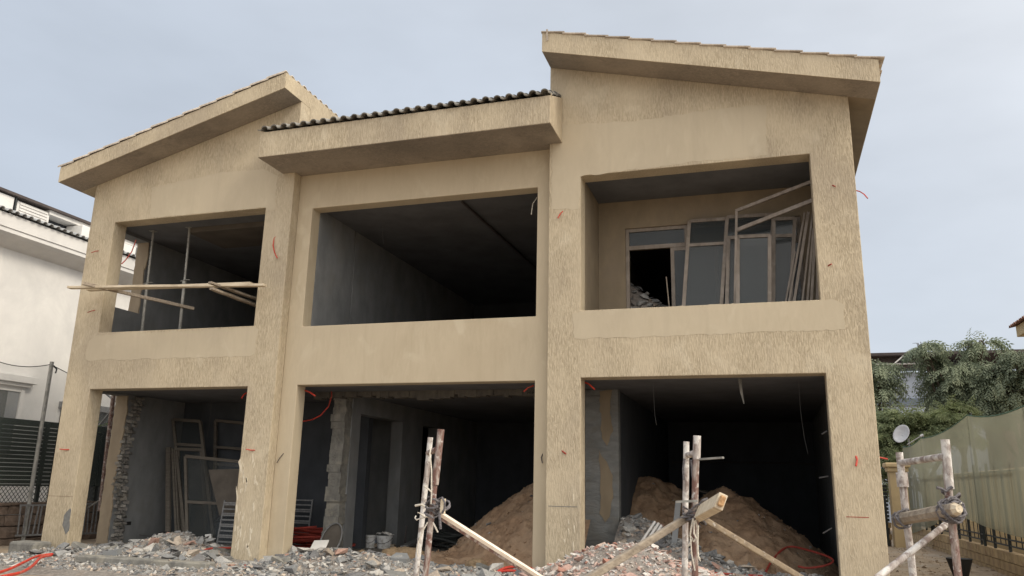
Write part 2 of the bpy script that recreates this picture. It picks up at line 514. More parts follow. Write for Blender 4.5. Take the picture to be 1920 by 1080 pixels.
def net_mat(name, col, opac):
    m = bpy.data.materials.new(name)
    m.use_nodes = True
    t = m.node_tree
    b = t.nodes['Principled BSDF']
    b.inputs['Roughness'].default_value = .9
    b.inputs['Specular IOR Level'].default_value = .1
    oc = N(t, 'ShaderNodeTexCoord')
    n1 = N(t, 'ShaderNodeTexNoise', i_Scale=.35, i_Detail=3., i_Roughness=.5)
    t.links.new(oc.outputs['Object'], n1.inputs['Vector'])
    x1 = N(t, 'ShaderNodeMixRGB')
    x1.inputs[1].default_value = (*col, 1)
    x1.inputs[2].default_value = (*[min(1, q * 1.2 + .02) for q in col], 1)
    r0 = N(t, 'ShaderNodeMapRange', i_1=.4, i_2=.7)
    t.links.new(n1.outputs[0], r0.inputs[0])
    t.links.new(r0.outputs[0], x1.inputs[0])
    t.links.new(x1.outputs[0], b.inputs['Base Color'])
    tp = N(t, 'ShaderNodeBsdfTransparent')
    ms = N(t, 'ShaderNodeMixShader')
    r1 = N(t, 'ShaderNodeMapRange', i_1=.35, i_2=.65, i_3=opac - .03, i_4=opac + .03)
    t.links.new(n1.outputs[0], r1.inputs[0])
    t.links.new(r1.outputs[0], ms.inputs[0])
    t.links.new(tp.outputs[0], ms.inputs[1])
    tr = N(t, 'ShaderNodeBsdfTranslucent')
    t.links.new(x1.outputs[0], tr.inputs[0])
    m2 = N(t, 'ShaderNodeMixShader', i_Fac=.4)
    t.links.new(b.outputs[0], m2.inputs[1])
    t.links.new(tr.outputs[0], m2.inputs[2])
    t.links.new(m2.outputs[0], ms.inputs[2])
    t.links.new(ms.outputs[0], t.nodes['Material Output'].inputs[0])
    return m


M_NETR = net_mat('olive_shade_net', (.30, .305, .235), .68)
M_NETL = net_mat('black_green_net', (.065, .078, .072), .66)
M_NETG = net_mat('grey_dust_net', (.40, .41, .41), .26)


def glass_mat():
    m = bpy.data.materials.new('dusty_glass')
    m.use_nodes = True
    t = m.node_tree
    b = t.nodes['Principled BSDF']
    b.inputs['Base Color'].default_value = (.06, .07, .075, 1)
    b.inputs['Roughness'].default_value = .12
    b.inputs['Specular IOR Level'].default_value = .5
    tp = N(t, 'ShaderNodeBsdfTransparent')
    ms = N(t, 'ShaderNodeMixShader', i_Fac=.55)
    t.links.new(tp.outputs[0], ms.inputs[1])
    t.links.new(b.outputs[0], ms.inputs[2])
    t.links.new(ms.outputs[0], t.nodes['Material Output'].inputs[0])
    return m


M_GLASS = glass_mat()

# ---------------------------------------------------------------- measurements
A0, A1, A2, A3 = -10.965, -10.272, -6.30, -5.66
B1, B2 = -5.31, -.397
C0, C1, C2, C3 = -.108, .497, 4.487, 5.165
MY, T1, TM = .229, .367, .544
G = .40          # ground floor level
FL = 4.08        # upper floor level
ZC = 3.72        # ground floor ceiling


def gslope(x, x0, z0, x1, z1): return z0 + (z1 - z0) * (x - x0) / (x1 - x0)


def lsof(x): return gslope(x, -11.397, 8.277, -5.66, 9.818)
def rsof(x): return gslope(x, -.108, 9.79, 5.592, 8.341)


# ---------------------------------------------------------------- ground
def ground_h(x, y):
    h = .30 + .05 * fbm(x * .5, y * .5, 3)
    # a shallow rise beside the right boundary wall
    if x > 5.5: h += .04 * min(1, (x - 5.5))
    if -11.3 < x < 5.5 and y > .6: h = .25
    return h


def grid_mesh(x0, x1, y0, y1, nx, ny, hf, clip=None):
    b = MB()
    for j in range(ny + 1):
        for i in range(nx + 1):
            x = x0 + (x1 - x0) * i / nx
            y = y0 + (y1 - y0) * j / ny
            b.v.append((x, y, hf(x, y)))
    for j in range(ny):
        for i in range(nx):
            q = (j * (nx + 1) + i, j * (nx + 1) + i + 1, (j + 1) * (nx + 1) + i + 1, (j + 1) * (nx + 1) + i)
            if clip and all(clip(*b.v[k]) for k in q): continue
            b.f.append(q)
    return b


def ground_full(x, y):
    r = max(abs(x), abs(y))
    return ground_h(x, y) if r < 29 else (.3 if r < 100 else .3)


b = MB()
cs = sorted(set([-1500, -600, -250, -100, -50] + [-30 + .4 * i for i in range(151)] + [50, 100, 250, 600, 1500]))
nn = len(cs)
for y in cs:
    for x in cs:
        b.v.append((x, y, ground_full(x, y)))
for j in range(nn - 1):
    for i in range(nn - 1):
        b.f.append((j * nn + i, j * nn + i + 1, (j + 1) * nn + i + 1, (j + 1) * nn + i))
b.build('ground', M_DIRT, base=(0, 0, 0), smooth='all', kind='structure')

# ---------------------------------------------------------------- villa
villa = empty('villa', (0, 0, 0), 'unfinished two-storey beige stucco villa with three bays, gutted dark interior and sloping tiled roofs', 'house')


def panel(xs, zs, holes, y0, y1, topf=None, n_top=1):
    """a wall in the x-z plane with rectangular holes, one clean shell"""
    nx, nz_ = len(xs) - 1, len(zs) - 1
    b = MB()
    idx = {}

    def vid(i, j, s):
        k = (i, j, s)
        if k not in idx:
            z = zs[j]
            if j == nz_ and topf: z = topf(xs[i])
            idx[k] = len(b.v)
            b.v.append((xs[i], (y0, y1)[s], z))
        return idx[k]
    fill = lambda i, j: 0 <= i < nx and 0 <= j < nz_ and (i, j) not in holes
    for i in range(nx):
        for j in range(nz_):
            if not fill(i, j): continue
            b.f.append((vid(i, j, 0), vid(i + 1, j, 0), vid(i + 1, j + 1, 0), vid(i, j + 1, 0)))
            b.f.append((vid(i, j, 1), vid(i, j + 1, 1), vid(i + 1, j + 1, 1), vid(i + 1, j, 1)))
            if not fill(i - 1, j): b.f.append((vid(i, j, 0), vid(i, j + 1, 0), vid(i, j + 1, 1), vid(i, j, 1)))
            if not fill(i + 1, j): b.f.append((vid(i + 1, j, 0), vid(i + 1, j, 1), vid(i + 1, j + 1, 1), vid(i + 1, j + 1, 0)))
            if not fill(i, j - 1): b.f.append((vid(i, j, 0), vid(i, j, 1), vid(i + 1, j, 1), vid(i + 1, j, 0)))
            if not fill(i, j + 1): b.f.append((vid(i, j + 1, 0), vid(i + 1, j + 1, 0), vid(i + 1, j + 1, 1), vid(i, j + 1, 1)))
    return b


panel([A0, A1, A2, A3], [.05, 3.674, 4.908, 7.444, 9], {(1, 0), (1, 2)}, 0, T1, lsof).build('front_wall', M_ST, villa, bevel=.012, label='rough stucco front wall of the left bay')
panel([A3 + .002, B1, B2, C0 - .002], [.05, 3.713, 4.901, 7.423, 8.6], {(1, 0), (1, 2)}, MY, TM).build('front_wall', M_SM, villa, bevel=.012, label='smooth plaster front wall of the recessed middle bay')
panel([C0, C1, C2, C3], [.05, 3.721, 4.919, 7.475, 9], {(1, 0), (1, 2)}, 0, T1, rsof).build('front_wall', M_ST, villa, bevel=.012, label='rough stucco front wall of the right bay')

# side and back walls (all behind the front walls)
DEP = 10.0


def ywall(x0, x1, ys, zs, holes, topz=None):
    """a wall running in depth between x0 and x1"""
    b = panel(ys, zs, holes, x0, x1)
    b.v = [(p[1], p[0], p[2]) for p in b.v]
    b.f = [tuple(reversed(f)) for f in b.f]
    if topz:
        mz = zs[-1]
        b.v = [(x, y, topz(x) if abs(z - mz) < 1e-6 else z) for x, y, z in b.v]
    return b


# left side wall, a doorway low and a window high
ywall(A0, -10.65, [T1 + .002, 1.50, DEP], [.05, 3.70, 5.66, 7.44, 8.0], {(0, 0), (0, 2)}, lsof).build('side_wall', M_CEM, villa, label='grey cement inner face of the left side wall')
ywall(A3 - .3, A3, [T1 + .002, 8.0], [7.62, 9.8], set(), lambda x: lsof(x)).build('gable_wall', M_ST, villa, label='sunlit yellow wall under the high end of the left roof')
ywall(4.72, C3, [T1 + .002, DEP], [.05, 7.6], set(), lambda x: min(rsof(x) - .003, 9)).build('side_wall', M_CEM, villa)
ywall(C0, C0 + .3, [T1 + .002, 8.0], [7.62, 9.8], set(), rsof).build('gable_wall', M_ST, villa)
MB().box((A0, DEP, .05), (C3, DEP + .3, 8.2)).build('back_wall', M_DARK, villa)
# floors and ceilings
MB().box((A0 + .02, T1 - .9, .1), (C3 - .05, DEP, G - .005)).build('floor_slab', M_FLOOR, villa)
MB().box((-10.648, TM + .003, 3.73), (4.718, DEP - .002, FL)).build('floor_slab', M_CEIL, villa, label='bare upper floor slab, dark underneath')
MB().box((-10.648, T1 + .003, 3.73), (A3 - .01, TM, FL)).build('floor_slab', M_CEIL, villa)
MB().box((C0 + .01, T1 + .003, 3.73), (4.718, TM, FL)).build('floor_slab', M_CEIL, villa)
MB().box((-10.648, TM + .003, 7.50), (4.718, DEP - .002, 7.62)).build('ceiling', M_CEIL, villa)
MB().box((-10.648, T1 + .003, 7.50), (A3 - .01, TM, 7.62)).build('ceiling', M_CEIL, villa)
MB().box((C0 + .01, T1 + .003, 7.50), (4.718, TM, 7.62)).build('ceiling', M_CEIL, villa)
# partitions on the ground floor
ywall(-5.36, -5.05, [2.06, 2.45, 4.62, 5.85, 6.9, DEP - .003], [G, 3.34, 3.728], {(1, 0), (3, 0)}).build('partition_wall', M_CEM, villa)
pc = MB()
for i in range(22):                                    # the rough broken pier at its front end
    z0 = G + (3.728 - G) * i / 22
    z1 = G + (3.728 - G) * (i + 1) / 22
    j1, j2 = rnd.uniform(-.03, .03), rnd.uniform(-.02, .03)
    pc.box((-5.38 + j1, 1.78 + rnd.uniform(-.03, .03), z0), (-5.07 + j2, 2.055, z1 - .002))
pc.build('broken_pier', M_CONC, villa, label='rough concrete pier left where a wall was broken away')
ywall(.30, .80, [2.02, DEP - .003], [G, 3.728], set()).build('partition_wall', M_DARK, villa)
MB().box((.18, 1.80, G), (.83, 2.015, 3.728)).build('pier', M_PIER, villa, bevel=.01, label='grey cement pier with strips of old beige plaster')
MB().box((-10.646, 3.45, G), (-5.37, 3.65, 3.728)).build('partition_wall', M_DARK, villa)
# broken downstand beam across the middle bay
bb = MB()
xx = -5.75
while xx < .17:
    w = rnd.uniform(.06, .22)
    bb.box((xx, 1.55 + rnd.uniform(0, .03), 3.60 + .03 * math.sin(xx * 2.3) + rnd.uniform(-.04, .03)), (min(xx + w - .002, .17), 1.80, 3.728))
    xx += w
bb.build('broken_beam', M_DCONC, villa, label='jagged underside where the old front wall was cut away')
# upper floor partitions
ywall(-5.6, -5.30, [TM + .003, 2.05, 2.12, DEP - .003], [FL, 7.498], {(1, 0)}).build('partition_wall', M_CEM, villa)
ywall(.20, .50, [T1 + .003, DEP - .003], [FL, 7.498], set()).build('partition_wall', M_INBEI, villa)
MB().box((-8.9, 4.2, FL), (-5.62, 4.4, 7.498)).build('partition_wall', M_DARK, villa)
# balcony back wall with its window opening
panel([.502, 1.04, 4.35, 4.716], [FL, FL + .06, 6.92, 7.498], {(1, 1)}, 1.62, 1.85).build('balcony_wall', M_INBEI, villa)
# dark beam under the upper middle ceiling
MB().bar((-2.14, .72, 7.46), (-2.07, 6.5, 7.46), .035, .05).build('ceiling_pipe', M_WIRE, villa)
MB().box((-9.0, .9, 7.38), (-5.7, 2.2, 7.499)).build('ceiling_beam', M_CEMB, villa)


MB().box((-7.2, 5.3, G), (-5.4, 5.4, 3.7)).build('inner_wall', M_CEM, villa)


# --- smooth patches of newer plaster: thin slabs with an uneven outline
def patch(pts, y, name='plaster_patch', m=None, th=.003, parent=None, axis='y', wob=.018, **kw):
    out = []
    n = len(pts)
    for i in range(n):
        p, q = Vector(pts[i]), Vector(pts[(i + 1) % n])
        k = max(1, int((q - p).length / .09))
        for s in range(k):
            c = p.lerp(q, s / k)
            out.append((c.x + rnd.uniform(-wob, wob), c.y + rnd.uniform(-wob, wob)))
    b = MB()
    if axis == 'y':
        f = [(a, y - th, c) for a, c in out]; bk = [(a, y + .001, c) for a, c in out]
    else:
        f = [(y + th, a, c) for a, c in out]; bk = [(y - .001, a, c) for a, c in out]
    k = len(out)
    b.add(f + bk, [tuple(range(k))] + [(i, k + i, k + (i + 1) % k, (i + 1) % k) for i in range(k)])
    return b.build(name, m or M_PT, parent or villa, **kw)


def P2(y, pts): return [(lambda v: (v.x, v.z))(oy(y, *p)) for p in pts]


# left bay, above and below its window
patch(P2(0, [(282, 408), (284, 352), (420, 322), (497, 318), (520, 330), (516, 392), (501, 396), (498.3, 388.6)]), 0)
patch(P2(0, [(183, 628.5), (477, 613.5), (484, 618), (477, 664), (470, 668), (165, 676), (160, 672), (166, 640)]), 0)
# right bay, above and below its window
patch(P2(0, [(1037, 236), (1200, 226), (1330, 207), (1436, 196), (1438, 292), (1300, 304), (1088.5, 331), (1086, 392), (1034, 393)]), 0)
patch(P2(0, [(1088, 584), (1300, 574), (1536, 563), (1560, 560), (1583, 572), (1584, 617), (1300, 628), (1076, 636), (1074, 590)]), 0)
# grey patch and chips on the outer left column
patch([(-10.44, 1.05), (-10.33, 1.22), (-10.274, 1.18), (-10.274, .78), (-10.34, .70), (-10.45, .86)], 0, 'cement_patch', M_GPATCH, .004)
# scuffed white areas low on the second column and by the right pier
for k in range(34):
    x = rnd.uniform(-6.27, -5.85)
    z = rnd.uniform(.55, 2.2) if k < 26 else rnd.uniform(.4, 1.0)
    h = rnd.uniform(.08, .30)
    w = rnd.uniform(.006, .028)
    a = rnd.uniform(-.35, .35)
    pts = [(x, z), (x + w, z + h * .2), (x + w * .7 + a * h, z + h), (x - w * .4 + a * h, z + h * .8)]
    patch(pts, 0, 'scuff', M_SCUFF, .0025, wob=.006)
for k in range(6):
    x = rnd.uniform(.2, .42); z = rnd.uniform(.8, 1.7); h = rnd.uniform(.06, .2); w = rnd.uniform(.006, .022)
    patch([(x, z), (x + w, z + h * .2), (x + w * .7, z + h), (x - w * .4, z + h * .8)], 0, 'scuff', M_SCUFF, .0025, wob=.006)
# horizontal day-joint lines scratched across the columns
for (xa, xb, px, py, m_) in ((A0, A1, 120, 931, M_DIRT), (C0 + .03, C1 - .03, 1050, 950, M_GPATCH), (C2 + .12, C3 - .2, 1600, 970, M_REDD)):
    z = oy(0, px, py).z
    MB().box((xa + .02, -.003, z), (xb - .02, .001, z + .010)).build('joint_line', m_, villa)
# strips of old beige plaster on the inner pier and the left inner wall
patch([(.47, 3.70), (.70, 3.70), (.68, 3.1), (.72, 2.95), (.66, 2.72), (.62, 2.66), (.50, 2.78)], 1.80, 'old_plaster', M_INBEI, .012)
patch([(.44, 2.56), (.60, 2.35), (.70, 2.1), (.71, 1.7), (.66, 1.5), (.64, 1.35), (.56, 1.22), (.46, 1.4), (.48, 1.9)], 1.80, 'old_plaster', M_INBEI, .012)
for (za_, zb_) in ((G, 3.70), (5.66, 7.44)):
    patch([(A0 + .002, za_), (-10.66, za_), (-10.67, za_ + .5), (-10.64, za_ + .7), (-10.69, za_ + 1.2), (-10.65, (za_ + zb_) / 2 + .2), (-10.60, zb_ - .4), (-10.64, zb_), (A0 + .002, zb_)], 1.498, 'old_plaster', M_CREAMD, .03, wob=.012)
# the ragged brick ends in the left inner wall: every brick a piece
bk = MB()
_bm = bmesh.new()
_r = random.Random(5)
for sx_ in (-1, 1):
    for sy_ in (-1, 1):
        for sz_ in (-1, 1):
            for _ in range(2):
                _bm.verts.new((.05 * sx_ * _r.uniform(.6, 1), .09 * sy_ * _r.uniform(.75, 1), .036 * sz_ * _r.uniform(.6, 1)))
bmesh.ops.convex_hull(_bm, input=_bm.verts)
for v in [v for v in _bm.verts if not v.link_faces]: _bm.verts.remove(v)
_bm.verts.index_update()
bk.v = [tuple(v.co) for v in _bm.verts]
bk.f = [tuple(v.index for v in f.verts) for f in _bm.faces]
_bm.free()
brick0 = None
z = G + .03
row = 0
while z < 3.70:
    yb = 1.54 + .07 * math.sin(z * 2.1) + .12 * max(0, z - 3.0)
    for k in range(2):
        y = yb + .02 + k * .175 + (row % 2) * .06
        if brick0 is None:
            brick0 = bk.build('brick', M_BRK, villa)
            o = brick0
        else:
            o = copy_obj(brick0, villa)
        o.location = (-10.645 + rnd.uniform(-.02, .035) * (1 if k == 0 else .3), y + rnd.uniform(-.03, .03), z)
        o.rotation_euler = (rnd.uniform(-.3, .3), rnd.uniform(-.25, .25), rnd.uniform(-.5, .5) + rnd.choice((0, 3.14)))
        o.scale = (rnd.uniform(.7, 1.3), rnd.uniform(.55, 1.0), rnd.uniform(.8, 1.2))
    z += .079
    row += 1
# ragged brick ends behind the right jamb
z = 1.0
while z < 3.70:
    o = copy_obj(brick0, villa)
    o.location = (4.66 + rnd.uniform(-.06, .03) - .02 * math.sin(z * 3), .50 + rnd.uniform(-.02, .03), z)
    o.rotation_euler = (rnd.uniform(-.15, .15), rnd.uniform(-.2, .2), R(90) + rnd.uniform(-.25, .25))
    o.scale = (1, rnd.uniform(.8, 1.2), 1)
    z += .082
MB().box((4.60, .42, .3), (4.718, .60, 3.728)).build('broken_jamb', M_CONC, villa)
# stencilled letters on the beam over the middle opening
fc = bpy.data.curves.new('beam_lettering', 'FONT')
fc.body = 'H HIGBY'
fc.size = .095
fc.extrude = .001
fc.materials.append(M_INK)
ftmp = bpy.data.objects.new('beam_lettering_curve', fc)
fme = bpy.data.meshes.new_from_object(ftmp)
bpy.data.objects.remove(ftmp)
fo = bpy.data.objects.new('beam_lettering', fme)
COL.objects.link(fo)
fo.parent = villa
fo.location = (-.93, 1.545, 3.625)
fo.rotation_euler = (R(90), 0, 0)


# --- red conduit stubs and hanging wires
def curve_pts(p, q, sag, n=7, side=0.):
    p, q = Vector(p), Vector(q)
    out = []
    for i in range(n):
        t = i / (n - 1)
        c = p.lerp(q, t)
        c.z -= sag * 4 * t * (1 - t)
        c.x += side * 4 * t * (1 - t)
        out.append(c)
    return out


def stub(pix, y0, y1, r=.011, m=None, name='conduit_stub', sag=0.):
    k = len(pix)
    pts = [oy(y0 + (y1 - y0) * i / (k - 1), *p) for i, p in enumerate(pix)]
    return MB().tube(pts, r, 6).build(name, m or M_RED, villa, smooth=True)


stub([(187, 470), (179, 471), (171, 474)], .02, -.10, .009, M_REDD)
stub([(181, 581), (172, 583), (164, 586)], .02, -.10, .009, M_REDD)
stub([(521, 440), (514, 447), (512, 460), (515, 474), (520, 484)], .02, -.05, .012, M_RED)
stub([(130, 843), (120, 843), (112, 842)], .0, -.06, .011, M_RED)
stub([(478, 844), (470, 844), (461, 842)], .0, -.06, .011, M_RED)
stub([(1057, 395), (1051, 400), (1046, 409)], .02, -.06, .012, M_RED)
stub([(1052, 844), (1057, 848), (1061, 851)], .02, -.05, .013, M_REDD)
stub([(1604, 853), (1607, 862), (1605, 874)], .02, -.05, .016, M_RED)
stub([(1558, 347), (1563, 348), (1566, 350)], .02, -.04, .010, M_REDD)
stub([(1551, 500), (1555, 497), (1559, 495)], .02, -.05, .011, M_REDD)
stub([(1604, 357), (1612, 359), (1620, 364), (1627, 372)], .1, -.02, .010, M_RED)
stub([(568, 731), (580, 735), (591, 742)], TM, TM - .12, .016, M_RED)
stub([(1001, 723), (990, 727), (982, 734)], TM, TM - .12, .014, M_RED)
stub([(463, 736), (457, 740), (453, 747)], T1, T1 - .1, .014, M_RED)
stub([(1094, 716), (1104, 720), (1115, 730)], T1, T1 - .12, .014, M_RED)
stub([(621, 728), (622, 742), (616, 762), (601, 779), (585, 787), (568, 790)], 1.5, 1.2, .014, M_RED)
stub([(1018, 850), (1015, 858), (1017, 868)], MY + .01, MY - .05, .010, M_WIRE, 'bent_rebar')
stub([(532, 850), (525, 858), (519, 868)], MY, MY - .04, .008, M_WIRE, 'bent_rebar')
stub([(255, 450), (247, 472), (236, 487), (228, 495)], .5, .3, .012, M_RED)
stub([(1007, 370), (999, 382), (996, 402)], TM, TM - .1, .009, M_ROPEW, 'conduit_stub')
for pix, y in (([(1225, 713), (1226, 750), (1228, 780), (1231, 797)], .9), ([(1497, 712), (1501, 770), (1508, 820), (1515, 851)], .9),
               ([(716, 395), (717, 430), (719, 458)], 1.5), ([(398, 728), (396, 760), (392, 800), (388, 818)], 2.5), ([(1390, 712), (1391, 725), (1390, 740)], .6)):
    stub(pix, y, y + .05, .0028, M_WIREG, 'hanging_wire')
MB().tube([oy(.6, 1387, 710), oy(.6, 1390, 735), oy(.6, 1395, 757)], [.03, .025, .008], 6).build('hanging_plaster', M_CONC, villa)
for (a, b_) in (((1536, 896), (1553, 893)), ((1543, 1000), (1560, 990)), ((1541, 814), (1551, 808))):
    MB().tube([oy(.45, *a), oy(.42, *b_)], .012, 6).build('conduit_stub', M_WIREG, villa)
MB().tube([(.9, 9.96, 2.6), (3.2, 9.96, 2.62), (4.7, 9.9, 2.6)], .02, 5).build('wall_pipe', M_WIRE, villa)

# ---------------------------------------------------------------- roofs
PITCH = .226


def tile_mesh(m, length=.46, w=PITCH, th=.020, amp=.055):
    """one S-tile: runs along -x (downhill), rolls across y; origin at its upper end, low end lifted"""
    prof = []
    for i in range(9):
        a = math.pi * i / 8
        prof.append((.068 * (1 - math.cos(a)), .012 + amp * math.sin(a)))
    prof += [(.16, .001), (.185, -.004), (.21, .000), (w + .006, .010)]
    b = MB()
    n = len(prof)
    for s, (x, lift) in enumerate(((0, 0), (-length, .034))):
        for (y, z) in prof: b.v.append((x, y, z + lift + th))
        for (y, z) in prof: b.v.append((x, y, z + lift))
    for i in range(n - 1):
        b.f.append((i, 2 * n + i, 2 * n + i + 1, i + 1))
        b.f.append((n + i, n + i + 1, 3 * n + i + 1, 3 * n + i))
        b.f.append((i, i + 1, n + i + 1, n + i))
        b.f.append((2 * n + i, 3 * n + i, 3 * n + i + 1, 2 * n + i + 1))
    b.f.append((0, n, 3 * n, 2 * n))
    b.f.append((n - 1, 3 * n - 1, 4 * n - 1, 2 * n - 1))
    b.v = [(x, y, z) for x, y, z in b.v]
    return b


def lay_tiles(parent, m, origin, down, across, n_course, n_col, step, single, smooth=True):
    """down, across: unit vectors; origin: top corner. single(i, j) -> a tile object, otherwise joined as stuff"""
    t0 = None
    base = tile_mesh(m, step + .03)
    up = across.cross(-down)
    if up.z < 0: up = -up
    rot = Matrix((-down, across, up)).transposed()
    if rot.determinant() < 0:
        rot = Matrix((-down, -across, up)).transposed()
        flip = True
    else:
        flip = False
    e0 = rot.to_euler()
    rest = MB()
    pl = root_loc(parent)
    for i in range(n_course):
        for j in range(n_col):
            p = origin + down * (i * step) + across * ((j + (1 if flip else 0)) * PITCH)
            jz = rnd.uniform(-.004, .006)
            p = p + up * jz + down * rnd.uniform(-.012, .012)
            if single(i, j):
                if t0 is None:
                    t0 = base_build(base, m, parent)
                    o = t0
                else:
                    o = copy_obj(t0, parent)
                o.location = p - pl
                e = e0.copy()
                e.z += rnd.uniform(-.012, .012)
                o.rotation_euler = e
            else:
                rest.add([p + rot @ Vector(v) for v in base.v], base.f)
    if rest.v:
        rest.build('roof_tiles', m, parent, smooth=True, kind='stuff')


def base_build(b, m, parent):
    me = bpy.data.meshes.new('tile')
    me.from_pydata(b.v, [], b.f)
    me.materials.append(m)
    me.polygons.foreach_set('use_smooth', [True] * len(me.polygons))
    me.set_sharp_from_angle(angle=R(35))
    me.update()
    o = bpy.data.objects.new('tile', me)
    COL.objects.link(o)
    o.parent = parent
    return o


def slab(pts_xz, y0, y1):
    n = len(pts_xz)
    b = MB()
    b.add([(x, y0, z) for x, z in pts_xz] + [(x, y1, z) for x, z in pts_xz],
          [tuple(range(n)), tuple(reversed(range(n, 2 * n)))] + [(i, n + i, n + (i + 1) % n, (i + 1) % n) for i in range(n)])
    return b


YL = 7.6
# left roof
LT = .346
rl = slab([(-11.397, 8.277), (A3, 9.818), (A3, 9.818 + LT), (-11.397, 8.277 + LT)], -.64, YL).build('roof', M_ST, villa, label='sloping stucco roof slab over the left bay')
dn = Vector((-(A3 + 11.397), 0, 8.277 - 9.818)).normalized()
L_ = (Vector((A3, 0, 9.818)) - Vector((-11.397, 0, 8.277))).length
lay_tiles(rl, M_TILEB, Vector((A3, -.66, 9.818 + LT - .012)), dn, Vector((0, 1, 0)), 14, 36, (L_ + .03) / 14, lambda i, j: j < 3 or i == 0)
# right roof
RT = .40
rr_ = slab([(C0, 9.79), (5.592, 8.341), (5.592, 8.341 + RT), (C0, 9.79 + RT)], -.62, YL).build('roof', M_ST, villa, label='sloping stucco roof slab over the right bay')
dn = Vector((5.7, 0, 8.341 - 9.79)).normalized()
L_ = Vector((5.7, 0, 1.449)).length
lay_tiles(rr_, M_TILEB, Vector((C0 - .02, -.64, 9.79 + RT - .012)), dn, Vector((0, 1, 0)), 14, 36, (L_ + .08) / 14, lambda i, j: j < 3 or i == 13)
# darker soffits, 4 mm under the slabs
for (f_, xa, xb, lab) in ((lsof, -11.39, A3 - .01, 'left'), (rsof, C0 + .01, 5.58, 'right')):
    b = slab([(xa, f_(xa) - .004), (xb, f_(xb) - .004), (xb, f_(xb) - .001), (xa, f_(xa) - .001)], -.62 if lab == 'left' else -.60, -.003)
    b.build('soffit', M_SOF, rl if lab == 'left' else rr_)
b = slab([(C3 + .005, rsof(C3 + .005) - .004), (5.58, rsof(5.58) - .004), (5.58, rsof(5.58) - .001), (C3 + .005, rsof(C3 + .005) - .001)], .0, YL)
b.build('soffit', M_INBEI, rr_)  # warm brown sheet: light from the right is put into its colour
# canopy over the middle bay
KL, KR, KB = -5.965, .140, 8.180
cz1, cz0 = 8.72, 9.11
b = MB()
prof = [(-.887, KB), (-.887, cz1), (-.002, cz0), (-.002, KB)]
n = 4
b.add([(KL, y, z) for y, z in prof] + [(KR, y, z) for y, z in prof], [(3, 2, 1, 0), (4, 5, 6, 7)] + [(i, (i + 1) % n, n + (i + 1) % n, n + i) for i in range(n)])
cn = b.build('canopy', M_ST, villa, bevel=.012, label='boxy stucco canopy with dark wavy tiles over the middle window')
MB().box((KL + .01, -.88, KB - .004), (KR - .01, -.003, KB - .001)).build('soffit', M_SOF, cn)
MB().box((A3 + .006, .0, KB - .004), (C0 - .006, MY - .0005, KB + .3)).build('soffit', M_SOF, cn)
dn = Vector((0, -.885, cz1 - cz0)).normalized()
# middle roof carries on up behind the canopy
b = MB()
ytop = 4.5
zt = cz0 + (cz0 - cz1) / .885 * ytop
b.add([(A3 + .003, 0, cz0 - .25), (C0 - .003, 0, cz0 - .25), (C0 - .003, ytop, zt - .25), (A3 + .003, ytop, zt - .25), (A3 + .003, 0, cz0), (C0 - .003, 0, cz0), (C0 - .003, ytop, zt), (A3 + .003, ytop, zt)],
      [(0, 3, 2, 1), (4, 5, 6, 7), (0, 1, 5, 4), (1, 2, 6, 5), (2, 3, 7, 6), (3, 0, 4, 7)])
mr_ = b.build('roof', M_ST, villa, label='low middle roof rising behind the canopy')
o_ = Vector((KL - .01, 0, cz0)) - dn * .0
stp = .34
lay_tiles(cn, M_TILE, Vector((KL - .02, -.905, cz1 - .004)) - dn * (3 * stp), dn, Vector((1, 0, 0)), 3, 27, stp, lambda i, j: True)
lay_tiles(mr_, M_TILE, Vector((A3 + .02, -.905, cz1)) - dn * (14 * stp), dn, Vector((1, 0, 0)), 11, 24, stp, lambda i, j: False)
# plastered ends of the canopy roll
MB().box((KR - .002, -.86, cz1 + .0), (KR + .012, -.84, cz1 + .05)).build('flashing', M_SM, cn)
# bent tile clip at the high corner of the right roof
MB().bar((C0 + .10, -.645, 10.22), (C0 + .11, -.645, 9.98), .035, .012, up=(0, 1, 0)).build('tile_clip', M_TILEB, rr_)


# ---------------------------------------------------------------- window frames (built as bars, with pane)
M_GLASSD = M_GLASS.copy()
M_GLASSD.name = 'dark_glass'
[n for n in M_GLASSD.node_tree.nodes if n.type == 'MIX_SHADER'][0].inputs[0].default_value = .25


def frame(pix, ytop, ybot, w=.055, d=.05, transoms=(), label=None, group=None, pane=True, parent=None, name='window_frame', m=None, mull=()):
    """pix: TL, TR, BR, BL as seen; the frame leans from ybot (foot) to ytop (head)"""
    tl, tr, br, bl = [oy(y, *p) for y, p in zip((ytop, ytop, ybot, ybot), pix)]
    m = m or M_ALU
    c = (bl + br) / 2
    nrm = (tr - tl).cross(bl - tl).normalized()
    if parent is None:
        root = empty(name, c, label, 'window frame', group)
    else:
        root = parent
    for a, q in ((tl, tr), (bl, br)):
        MB().bar(a, q, d, w, up=(tl - bl).normalized()).build('rail', m, root, bevel=.004)
    for a, q in ((bl, tl), (br, tr)):
        MB().bar(a, q, d, w, up=(tr - tl).normalized()).build('stile', m, root, bevel=.004)
    for t in transoms:
        MB().bar(tl.lerp(bl, t), tr.lerp(br, t), d * .9, w * .9, up=(tl - bl).normalized()).build('transom', m, root)
    for t in mull:
        MB().bar(tl.lerp(tr, t), bl.lerp(br, t), d * .9, w * .9, up=(tr - tl).normalized()).build('mullion', m, root)
    if pane:
        b = MB()
        k = nrm * .004
        b.add([tl + k, tr + k, br + k, bl + k, tl - k, tr - k, br - k, bl - k], [(0, 1, 2, 3), (7, 6, 5, 4), (0, 4, 5, 1), (1, 5, 6, 2), (2, 6, 7, 3), (3, 7, 4, 0)])
        b.build('pane', M_GLASSD if m is M_WOODD else M_GLASS, root)
    return root


def zp(x, y): return (1160 + x / 3.858, 320 + y / 3.858)


